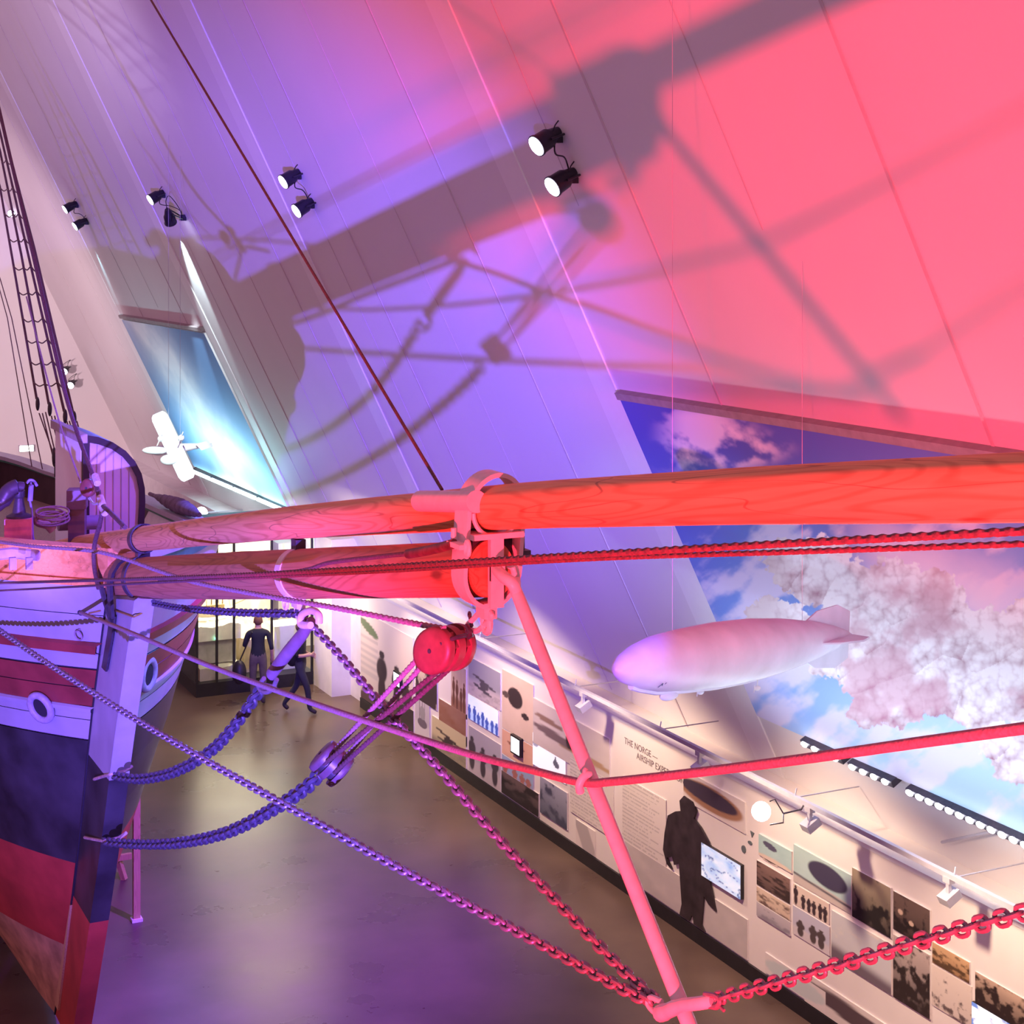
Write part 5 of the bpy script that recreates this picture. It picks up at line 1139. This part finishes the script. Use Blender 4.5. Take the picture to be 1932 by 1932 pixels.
wall_print('photo_print', 'dark brown photo in the column right of the large screen', 'photograph', 1430, 1493, 1622, 1668, P_generic(21, (.12, .08, .07), (.26, .17, .14), (.05, .035, .03), .45, 3, 14), grp=G1)
wall_print('photo_print', 'beige photo of a ridge under the dark brown one', 'photograph', 1430, 1493, 1671, 1698, P_generic(22, (.62, .50, .38), (.74, .62, .48), (.16, .11, .09), .32), grp=G1)
wall_print('photo_print', 'grey snow photo at the foot of the brown column', 'photograph', 1430, 1493, 1700, 1726, P_generic(23, (.40, .38, .42), (.56, .52, .54), (.28, .26, .30), .3), grp=G1)
wall_print('photo_print', 'small teal photo of an airship above the brown column', 'photograph', 1434, 1496, 1572, 1612, lambda u, v: put(put(P_tone((.42, .62, .60), 2)(u, v), el(u, v, .35, .68, .22, .14, -.3), (.10, .10, .16)), el(u, v, .5, -.1, .7, .3), (.7, .6, .5)), grp=G1)
wall_print('canoe_mark', 'small dark boat shape printed above the brown photo', 'printed mark', 1441, 1468, 1610, 1620, lambda u, v: put(P_tone((.74, .62, .52), 2, 0)(u, v), el(u, v, .5, .5, .48, .42), DK), grp=G1)
wall_print('photo_print', 'large teal photo of a dark airship moored over the ground', 'photograph', 1499, 1608, 1592, 1662, lambda u, v: put(put(put(P_tone((.44, .62, .60), 2)(u, v), el(u, v, .60, .62, .34, .30, -.25), (.06, .055, .10)), el(u, v, .5, -.08, .9, .34, .02), (.55, .50, .46)), .03 - np.abs(v - .25 + .1 * u), (.12, .12, .14), .02), res=90, grp=G1)
wall_print('photo_print', 'photo of a row of men cut out against cream, under the teal airship', 'photograph', 1499, 1566, 1666, 1704, P_men(31, (.74, .64, .55), (.70, .60, .52), DK, 6, .85, 0), grp=G1)
wall_print('photo_print', 'snow photo of three figures at the bottom of the picture block', 'photograph', 1498, 1567, 1707, 1760, P_men(32, (.52, .54, .66), (.66, .62, .64), (.09, .07, .07), 3, .6, .05), grp=G1)
wall_print('photo_print', 'tall dark photo of people outdoors right of the airship photograph', 'photograph', 1610, 1683, 1636, 1728, P_generic(33, (.05, .04, .035), (.34, .28, .20), (.02, .018, .015), .42, 6, 5), grp=G1)
wall_print('photo_print', 'wide pale photo of a snow landscape with dark foreground', 'photograph', 1571, 1684, 1716, 1806, lambda u, v: mixc(mixc((.16, .13, .16), (.58, .60, .62), sm(.18, .42, v + .1 * u)), (.84, .76, .62), sm(.55, .8, fbm(u * 3, v * 4, 6)) * sm(.4, .6, v)), res=90, grp=G1)
wall_print('photo_print', 'dark photo of faces behind the red chain', 'photograph', 1688, 1757, 1680, 1752, lambda u, v: mixc(P_generic(35, (.05, .035, .03), (.16, .11, .09), (.02, .015, .012), .4, 6, 6)(u, v), (.60, .45, .34), sm(.2, .6, el(u, v, .2, .55, .09, .09)) + sm(.2, .6, el(u, v, .5, .4, .09, .08))), grp=G1)
wall_print('photo_print', 'tall dark photo of a crowd below the chain', 'photograph', 1688, 1757, 1762, 1880, P_generic(36, (.05, .04, .04), (.55, .46, .42), (.03, .022, .02), .48, 7, 8), grp=G1)
wall_print('photo_print', 'rounded golden brown photo just right of the chain crossing', 'photograph', 1762, 1832, 1776, 1815, P_generic(37, (.34, .20, .10), (.66, .44, .24), (.10, .06, .03), .42, 6, 6), grp=G1)
wall_print('photo_print', 'sketchy pale photo of wires and figures below the golden brown one', 'photograph', 1760, 1835, 1818, 1895, P_generic(38, (.62, .55, .50), (.76, .68, .60), (.12, .09, .09), .28, 8, 8), grp=G1)
wall_print('photo_print', 'wide dark photo of seated people at the right edge', 'photograph', 1842, 1960, 1832, 1892, P_generic(39, (.05, .035, .03), (.56, .42, .32), (.03, .02, .018), .50, 9, 6), res=80, grp=G1)
wall_print('wall_screen', 'lit blue and white screen in the bottom right corner', 'screen', 1838, 1925, 1888, 1965, lambda u, v: mixc((.88, .94, 1), (.14, .26, .68), sm(.48, .56, fbm(u * 3 + v * 2, v * 4, 9))), M_SCREEN, grp='lit screens on the display wall', th=.03, edge=M_BLACK)
wall_print('airship_shadow_print', 'large dark printed airship low on the wall at the bottom edge', 'picture', 1520, 1745, 1832, 1990, lambda u, v: put(P_tone((.72, .68, .64), 2, .04)(u, v), el(u, v, .42, .56, .44, .28, -.32), (.10, .07, .08)), res=90, grp=G1)
wall_print('wash_print', 'pale blue green printed wash above the low dark airship', 'picture', 1446, 1560, 1796, 1834, lambda u, v: put(P_tone((.76, .72, .69), 2, .02)(u, v), el(u, v, .5, .5, .5, .45), (.58, .66, .64)), grp=G1)
wall_print('black_panel', 'black panel below the hunters, behind the tackle', 'panel', 752, 782, 1322, 1384, P_tone(DK, 1, .02), grp=G1)
# tablets on the wall
for px, py, s_, lb_ in ((749, 1282, .11, 'small glowing tablet in front of the hunters photograph'), (973, 1407, .115, 'glowing black framed tablet between the two lit screens')):
    c = PX(px, py, WX - .06); root = thing('tablet', lb_, 'tablet', c, 'tablets on the display wall')
    mb = MB(); mb.box((c[0] - .01, c[1] - s_ * 1.5, c[2] - s_ * 1.25), (c[0] + .05, c[1] + s_ * 1.5, c[2] + s_ * 1.25)); mb.build('case', M_BLACK, root, smooth=False)
    mb = MB(); mb.box((c[0] - .014, c[1] - s_ * 1.25, c[2] - s_), (c[0] - .009, c[1] + s_ * 1.25, c[2] + s_)); mb.build('screen', mat('lit_tablet', (1, 1, 1), emit=(.85, .97, 1), es=1.6), root, smooth=False)
ink = mat('heading_ink', (.22, .18, .19), .6)
hd = thing('wall_heading', 'printed heading about the airship expedition above the text column', 'lettering', PX(1178, 1395, WX))
q = PX(1178, 1402, WX - .004); text_mesh('THE NORGE \u2014', .125, q, (0, -1, 0), (0, 0, 1), ink, 'letters', hd, spacing=1.05)
q = PX(1201, 1431, WX - .004); text_mesh('AIRSHIP EXPEDITION', .125, q, (0, -1, 0), (0, 0, 1), ink, 'letters', hd, spacing=1.05)

# ---------------------------------------------------------------- show case with ship model
SX0, SX1, SY0, SY1, SH_ = 8.62, 11.05, 32.3, 35.2, 3.15
gl = bpy.data.materials.new('case_glass'); gl.use_nodes = True; nt = gl.node_tree; nt.nodes.clear(); N, L = nt.nodes.new, nt.links.new
ou = N('ShaderNodeOutputMaterial'); ms = N('ShaderNodeMixShader'); tp = N('ShaderNodeBsdfTransparent'); gs = N('ShaderNodeBsdfGlossy'); gs.inputs['Roughness'].default_value = .02
tp.inputs['Color'].default_value = (.96, .98, .97, 1); fr = N('ShaderNodeFresnel'); fr.inputs['IOR'].default_value = 1.3
L(fr.outputs[0], ms.inputs[0]); L(tp.outputs[0], ms.inputs[1]); L(gs.outputs[0], ms.inputs[2]); L(ms.outputs[0], ou.inputs['Surface'])
sc1 = thing('show_case', 'big glass show case with black base and black posts at the end of the aisle', 'show case', (SX0, SY0, 0))
mb = MB(); mb.box((SX0, SY0, 0), (SX1, SY1, .26)); mb.build('base', M_BLACK, sc1, smooth=False)
mb = MB(); mb.box((SX0, SY0, SH_ - .08), (SX1, SY1, SH_)); mb.build('top_frame', M_BLACK, sc1, smooth=False)
for x, y in ((SX0, SY0), (9.02, SY0), (9.37, SY0), (10.15, SY0), (11.0, SY0), (SX0, 33.8), (SX0, SY1 - .05)):
    mb = MB(); mb.box((x, y, .26), (x + .045, y + .045, SH_ - .08)); mb.build('post', M_BLACK, sc1, smooth=False)
mb = MB(); mb.box((SX0 + .045, SY0 + .01, .26), (SX1, SY0 + .018, SH_ - .08)); mb.build('glass_pane', gl, sc1, smooth=False)
mb = MB(); mb.box((SX0 + .01, SY0 + .045, .26), (SX0 + .018, SY1, SH_ - .08)); mb.build('glass_pane', gl, sc1, smooth=False)
g = np.zeros((60, 60, 3)); xs_ = np.linspace(SX0 + .1, SX1 - .02, 60); zs_ = np.linspace(.3, SH_ - .1, 60); g[..., 0] = xs_[None]; g[..., 1] = SY1 - .1; g[..., 2] = zs_[:, None]
u, v = np.meshgrid(np.linspace(0, 1, 60), np.linspace(0, 1, 60)); im = mixc((.72, .66, .56), (.80, .76, .70), v)
im = mixc(im, (.50, .48, .46), sm(-.05, .05, v - 1.25 + u * .9)); im = put(im, el(u, v, .62, .62, .06, .14), (.45, .40, .36)); im = put(im, el(u, v, .48, .66, .05, .16), (.38, .34, .31)); im = put(im, el(u, v, .2, .55, .16, .2), (.40, .33, .24))
o = inked('back_picture', g, im, (0, .02, 0), M_PRINT, M_WALL, sc1)
for x0, x1, z0, z1 in ((9.95, 10.12, 2.28, 2.5), (10.28, 10.85, 1.85, 2.3)):
    mb = MB(); mb.box((x0, SY1 - .15, z0), (x1, SY1 - .12, z1)); mb.build('screen', mat('lit_pale_screen', (1, 1, 1), emit=(.75, .92, .95), es=1.3), sc1, smooth=False)
def lump(name, label, x0, x1, y0, y1, z0, z1, m, seed, cat='display scenery', grp='snow scenery in the show case'):
    nx, ny = 26, 12; xs_ = np.linspace(x0, x1, nx); ys_ = np.linspace(y0, y1, ny); mb = MB(); vs = []
    for j, y in enumerate(ys_):
        for i, x in enumerate(xs_): vs.append((x, y, z1 - (z1 - z0) * .45 * float(fbm(np.array(x * 4.), np.array(y * 4.), seed))))
    n_ = len(vs); vs += [(p[0], p[1], z0) for p in list(vs)]
    fs = [(j * nx + i, j * nx + i + 1, (j + 1) * nx + i + 1, (j + 1) * nx + i) for j in range(ny - 1) for i in range(nx - 1)]
    fs += [(i, n_ + i, n_ + i + 1, i + 1) for i in range(nx - 1)] + [((ny - 1) * nx + i + 1, n_ + (ny - 1) * nx + i + 1, n_ + (ny - 1) * nx + i, (ny - 1) * nx + i) for i in range(nx - 1)]
    fs += [(j * nx, (j + 1) * nx, n_ + (j + 1) * nx, n_ + j * nx) for j in range(ny - 1)] + [((j + 1) * nx + nx - 1, j * nx + nx - 1, n_ + j * nx + nx - 1, n_ + (j + 1) * nx + nx - 1) for j in range(ny - 1)]
    mb.add(vs, fs); return tag(mb.build(name, m, origin=(x0, y0, z0)), label, cat, grp)
M_SNOW = mat('model_snow', (.88, .84, .74), .7, var=.08, scale=8, bump=.6)
lump('snow_base', 'upper white snow scenery under the ship model in the show case', 8.72, 9.62, 32.6, 34.2, 1.02, 1.42, M_SNOW, 3)
lump('snow_base', 'lower white snow scenery at the foot of the show case', 8.75, 9.62, 32.5, 34.0, .26, .60, M_SNOW, 5)
lump('sand_base', 'sandy slope scenery in the right half of the show case', 9.75, 10.75, 32.8, 34.8, .26, 1.15, mat('model_sand', (.62, .50, .32), .8, var=.15, scale=6, bump=.5), 8)
mb = MB(); mb.box((8.75, 32.7, .55), (9.55, 34.1, 1.04)); tag(mb.build('plinth', mat('grey_plinth', (.50, .48, .44), .6), smooth=False, origin=(9, 33, .55)), 'grey plinth between the two snow sceneries in the show case', 'plinth')
mb = MB(); mb.box((10.35, 32.7, .26), (10.95, 33.3, 1.15)); tag(mb.build('plinth', M_WHITE, smooth=False, origin=(10.6, 33, .26)), 'white plinth in the right end of the show case', 'plinth')
sm_ = thing('ship_model', 'pale model of a sailing ship with masts inside the show case', 'model ship', (9.15, 33.1, 1.4))
mb = MB(); xs_ = np.linspace(-.5, .5, 22); vs = []; k = 8
for x in xs_:
    w_ = .11 * max(0, 1 - (abs(x) / .52) ** 3); sh_ = .05 * (x / .5) ** 2
    for a in np.linspace(0, math.pi, k): vs.append((9.15 + x, 33.1 + w_ * math.cos(a), 1.53 + sh_ - .15 * math.sin(a) * (1 - (abs(x) / .55) ** 4)))
mb.add(vs, [(i * k + j, i * k + j + 1, (i + 1) * k + j + 1, (i + 1) * k + j) for i in range(21) for j in range(k - 1)] + [(i * k, (i + 1) * k, (i + 1) * k + k - 1, i * k + k - 1) for i in range(21)])
mb.build('model_hull', mat('model_cream', (.66, .56, .42), .5), sm_)
mb = MB(); mb.box((8.85, 33.03, 1.54), (9.4, 33.17, 1.64)); mb.build('deck_house', mat('model_gold', (.55, .40, .18), .5), sm_, smooth=False)
M_MAST = mat('model_mast', (.42, .30, .16), .6)
for x, h in ((8.9, 1.15), (9.15, 1.3), (9.38, 1.0)):
    mb = MB(); mb.cyl((x, 33.1, 1.5), (x, 33.1, 1.5 + h), .014, .008, 8); mb.cyl((x - .0, 32.85, 1.5 + h * .6), (x, 33.35, 1.5 + h * .6), .008, n=6); mb.cyl((x - .22, 33.1, 1.5 + h * .72), (x + .16, 33.1, 1.5 + h * .8), .008, n=6); mb.build('mast', M_MAST, sm_)
mb = MB(); mb.cyl((9.6, 33.1, 1.6), (9.9, 33.1, 1.7), .01, n=6)
for x, h in ((8.9, 1.1), (9.15, 1.25), (9.38, .95)):
    for dx_ in (-.14, .14): mb.tube([(x + dx_, 33.0, 1.56), (x, 33.1, 1.5 + h)], .004, 4)
mb.build('model_rigging', M_MAST, sm_)
for i, (x, z, c) in enumerate(((8.93, 1.36, 'upper'), (9.09, 1.02, 'lower'))):
    mb = MB(); mb.ell((x, 32.56, z + .05), [(.025, 0, 0), (0, .02, 0), (0, 0, .025)], 10, 6)
    tag(mb.build('indicator_light', mat('lit_green', (.2, 1, .6), emit=(.2, 1, .6), es=5), origin=(x, 32.56, z)), '%s small green glowing light in the show case' % c, 'light')
l = bpy.data.lights.new('show_case_light', 'AREA'); l.shape = 'RECTANGLE'; l.size = 2.2; l.size_y = 2.2; l.energy = 260; l.color = (1, .86, .62)
o = bpy.data.objects.new('show_case_light', l); COL.objects.link(o); o.location = (9.85, 33.8, SH_ - .12)

# ---------------------------------------------------------------- visitors
def person(name, label, base, yaw, J, E_, mats, hairc, height=1.0):
    """J: joint -> (x, y, z, radius, radius2); E_: bones (a, b, material index)"""
    names = list(J); me = bpy.data.meshes.new('body'); me.from_pydata([J[k][:3] for k in names], [(names.index(a), names.index(b)) for a, b, _ in E_], [])
    o = bpy.data.objects.new('tmp_body', me); COL.objects.link(o); md = o.modifiers.new('s', 'SKIN'); md.use_smooth_shade = True
    for i, k in enumerate(names): sv_ = me.skin_vertices[0].data[i]; sv_.radius = (J[k][3], J[k][4]); sv_.use_root = (k == 'pelvis')
    sb = o.modifiers.new('u', 'SUBSURF'); sb.levels = 2; sb.render_levels = 2
    dg = bpy.context.evaluated_depsgraph_get(); m2 = bpy.data.meshes.new_from_object(o.evaluated_get(dg)); bpy.data.objects.remove(o)
    for mm in mats: m2.materials.append(mm)
    segs = [(Vector(J[a][:3]), Vector(J[b][:3]), mi, max(J[a][3], J[b][3])) for a, b, mi in E_]
    for p in m2.polygons:
        c = p.center; bd_ = 9; bi = 0
        for a, b, mi, r in segs:
            ab = b - a; t = max(0, min(1, (c - a).dot(ab) / ab.length_squared)); dd = (c - (a + ab * t)).length / max(r, .02)
            if dd < bd_: bd_ = dd; bi = mi
        p.material_index = bi; p.use_smooth = True
    root = thing(name, label, 'person', base); root.rotation_euler = (0, 0, yaw); root.scale = (height,) * 3
    b = bpy.data.objects.new('body', m2); COL.objects.link(b); b.parent = root
    mb = MB(); hc = Vector(J['skull'][:3]); mb.ell(hc + Vector((0, .018, .025)), [(.088, 0, 0), (0, .10, 0), (0, 0, .105)], 14, 8); h_ = mb.build('hair', hairc); h_.parent = root
    mb = MB()   # nose, ears and fingers sit on the same figure
    mb.ell(hc + Vector((0, -.102, -.02)), [(.014, 0, 0), (0, .02, 0), (0, 0, .022)], 8, 5)
    for s in (-1, 1): mb.ell(hc + Vector((s * .083, .0, -.01)), [(.012, 0, 0), (0, .02, 0), (0, 0, .03)], 8, 5)
    f_ = mb.build('face_details', mats[2]); f_.parent = root
    for s in (-1, 1): 
        mb = MB(); mb.ell(hc + Vector((s * .03, -.088, .01)), [(.012, 0, 0), (0, .008, 0), (0, 0, .008)], 8, 5); e_ = mb.build('eye', M_BLACK); e_.parent = root
    return root
def base_joints(arms, legs):
    J = {'pelvis': (0, 0, .95, .155, .105), 'waist': (0, 0, 1.08, .14, .10), 'chest': (0, 0, 1.30, .165, .115), 'collar': (0, .0, 1.42, .12, .085), 'neck': (0, -.01, 1.50, .052, .055), 'skull': (0, -.02, 1.62, .075, .09), 'crown': (0, -.02, 1.67, .06, .075)}
    E_ = [('pelvis', 'waist', 0), ('waist', 'chest', 0), ('chest', 'collar', 0), ('collar', 'neck', 2), ('neck', 'skull', 2), ('skull', 'crown', 2)]
    for s, nm in ((-1, 'l'), (1, 'r')):
        sh, elb, wr, hd_ = arms[nm]; J['sh' + nm] = (*sh, .062, .062); J['el' + nm] = (*elb, .045, .045); J['wr' + nm] = (*wr, .030, .030); J['pa' + nm] = (*hd_, .038, .022)
        E_ += [('collar', 'sh' + nm, 0), ('sh' + nm, 'el' + nm, 0), ('el' + nm, 'wr' + nm, arms['sleeve']), ('wr' + nm, 'pa' + nm, 2)]
        v_ = (Vector(hd_) - Vector(wr)).normalized(); w_ = v_.cross(Vector((0, 1, 0))).normalized() if abs(v_.y) < .9 else Vector((1, 0, 0))
        for i in range(4):
            b_ = Vector(hd_) + w_ * (.026 * (i - 1.5)) + v_ * .02; ln = (.055, .066, .06, .045)[i]
            J['f%s%d' % (nm, i)] = (*(b_ + v_ * ln * .5), .009, .009); J['g%s%d' % (nm, i)] = (*(b_ + v_ * ln + Vector((0, -.012, -.01))), .008, .008)
            E_ += [('pa' + nm, 'f%s%d' % (nm, i), 2), ('f%s%d' % (nm, i), 'g%s%d' % (nm, i), 2)]
        tb = Vector(wr) + v_ * .03 + w_ * (.045 * -s); J['t' + nm] = (*(tb + v_ * .03), .010, .010); E_ += [('wr' + nm, 't' + nm, 2)]
        hp_, kn, an, to = legs[nm]; J['hp' + nm] = (*hp_, .095, .10); J['kn' + nm] = (*kn, .066, .068); J['an' + nm] = (*an, .048, .05); J['to' + nm] = (*to, .045, .032)
        E_ += [('pelvis', 'hp' + nm, 1), ('hp' + nm, 'kn' + nm, 1), ('kn' + nm, 'an' + nm, 1), ('an' + nm, 'to' + nm, 3)]
    return J, E_
SKIN = mat('skin', (.55, .33, .26), .55, var=.05); NAVY = mat('navy_cloth', (.008, .009, .022), .8, var=.2); GREYT = mat('grey_trousers', (.10, .075, .09), .8, var=.2); SHOE = mat('dark_shoe', (.03, .02, .03), .5); JACK = mat('black_jacket', (.010, .010, .014), .8, var=.2); NAVT = mat('dark_trousers', (.025, .025, .05), .8, var=.2)
p1 = PZ(487, 1330, 0)
J, E_ = base_joints({'l': ((-.19, 0, 1.40), (-.26, .02, 1.12), (-.27, -.10, .90), (-.27, -.14, .84)), 'r': ((.19, 0, 1.40), (.27, -.02, 1.14), (.22, -.20, 1.22), (.20, -.27, 1.25)), 'sleeve': 2},
                    {'l': ((-.09, 0, .88), (-.10, -.02, .50), (-.09, .03, .09), (-.11, -.12, .035)), 'r': ((.09, 0, .88), (.10, -.02, .50), (.10, .02, .09), (.12, -.13, .035))})
person('person', 'person in navy t-shirt and grey trousers seen from behind at the show case', (p1[0], p1[1], 0), math.pi - PH + .1, J, E_, [NAVY, GREYT, SKIN, SHOE], mat('brown_hair', (.14, .06, .035), .7), 1.0)
p2 = PZ(567, 1345, 0)
J, E_ = base_joints({'l': ((-.17, .02, 1.40), (-.20, .03, 1.13), (-.10, -.16, 1.12), (-.03, -.22, 1.13)), 'r': ((.17, .02, 1.40), (.20, .0, 1.13), (.12, -.17, 1.08), (.05, -.24, 1.09)), 'sleeve': 2},
                    {'l': ((-.08, 0, .88), (-.08, -.16, .50), (-.07, -.20, .10), (-.07, -.34, .035)), 'r': ((.08, 0, .88), (.08, .10, .50), (.08, .36, .13), (.08, .26, .045))})
person('person', 'person in black jacket and dark trousers walking to the right', (p2[0], p2[1], 0), math.pi / 2 - PH - .15, J, E_, [JACK, NAVT, SKIN, SHOE], mat('grey_hair', (.10, .06, .05), .7), 1.0)
bag = MB(); q = Vector((p1[0], p1[1], 0)) - Rv * .40 + Vector((0, -.12, .66)); bag.ell(q, [tuple(Rv * .14), tuple(Fv * .09), (0, 0, .24)], 14, 10)
bg = tag(bag.build('shoulder_bag', M_BLACK, origin=q), 'black bag hanging at the left side of the person in navy', 'bag')
mb = MB(); mb.tube([q + Vector((0, 0, .2)), q + Vector((.06, 0, .6)) + Rv * .12, q + Rv * .25 + Vector((0, 0, .78))], .015, 6); mb.build('strap', M_BLACK, bg)
bag = MB(); q = Vector((p2[0], p2[1], 0)) - Rv * .16 + Vector((0, -.02, 1.15)); bag.ell(q, [tuple(Rv * .15), tuple(Fv * .15), (0, 0, .26)], 14, 10)
tag(bag.build('backpack', JACK, origin=q), 'black backpack on the walking person in the black jacket', 'bag')
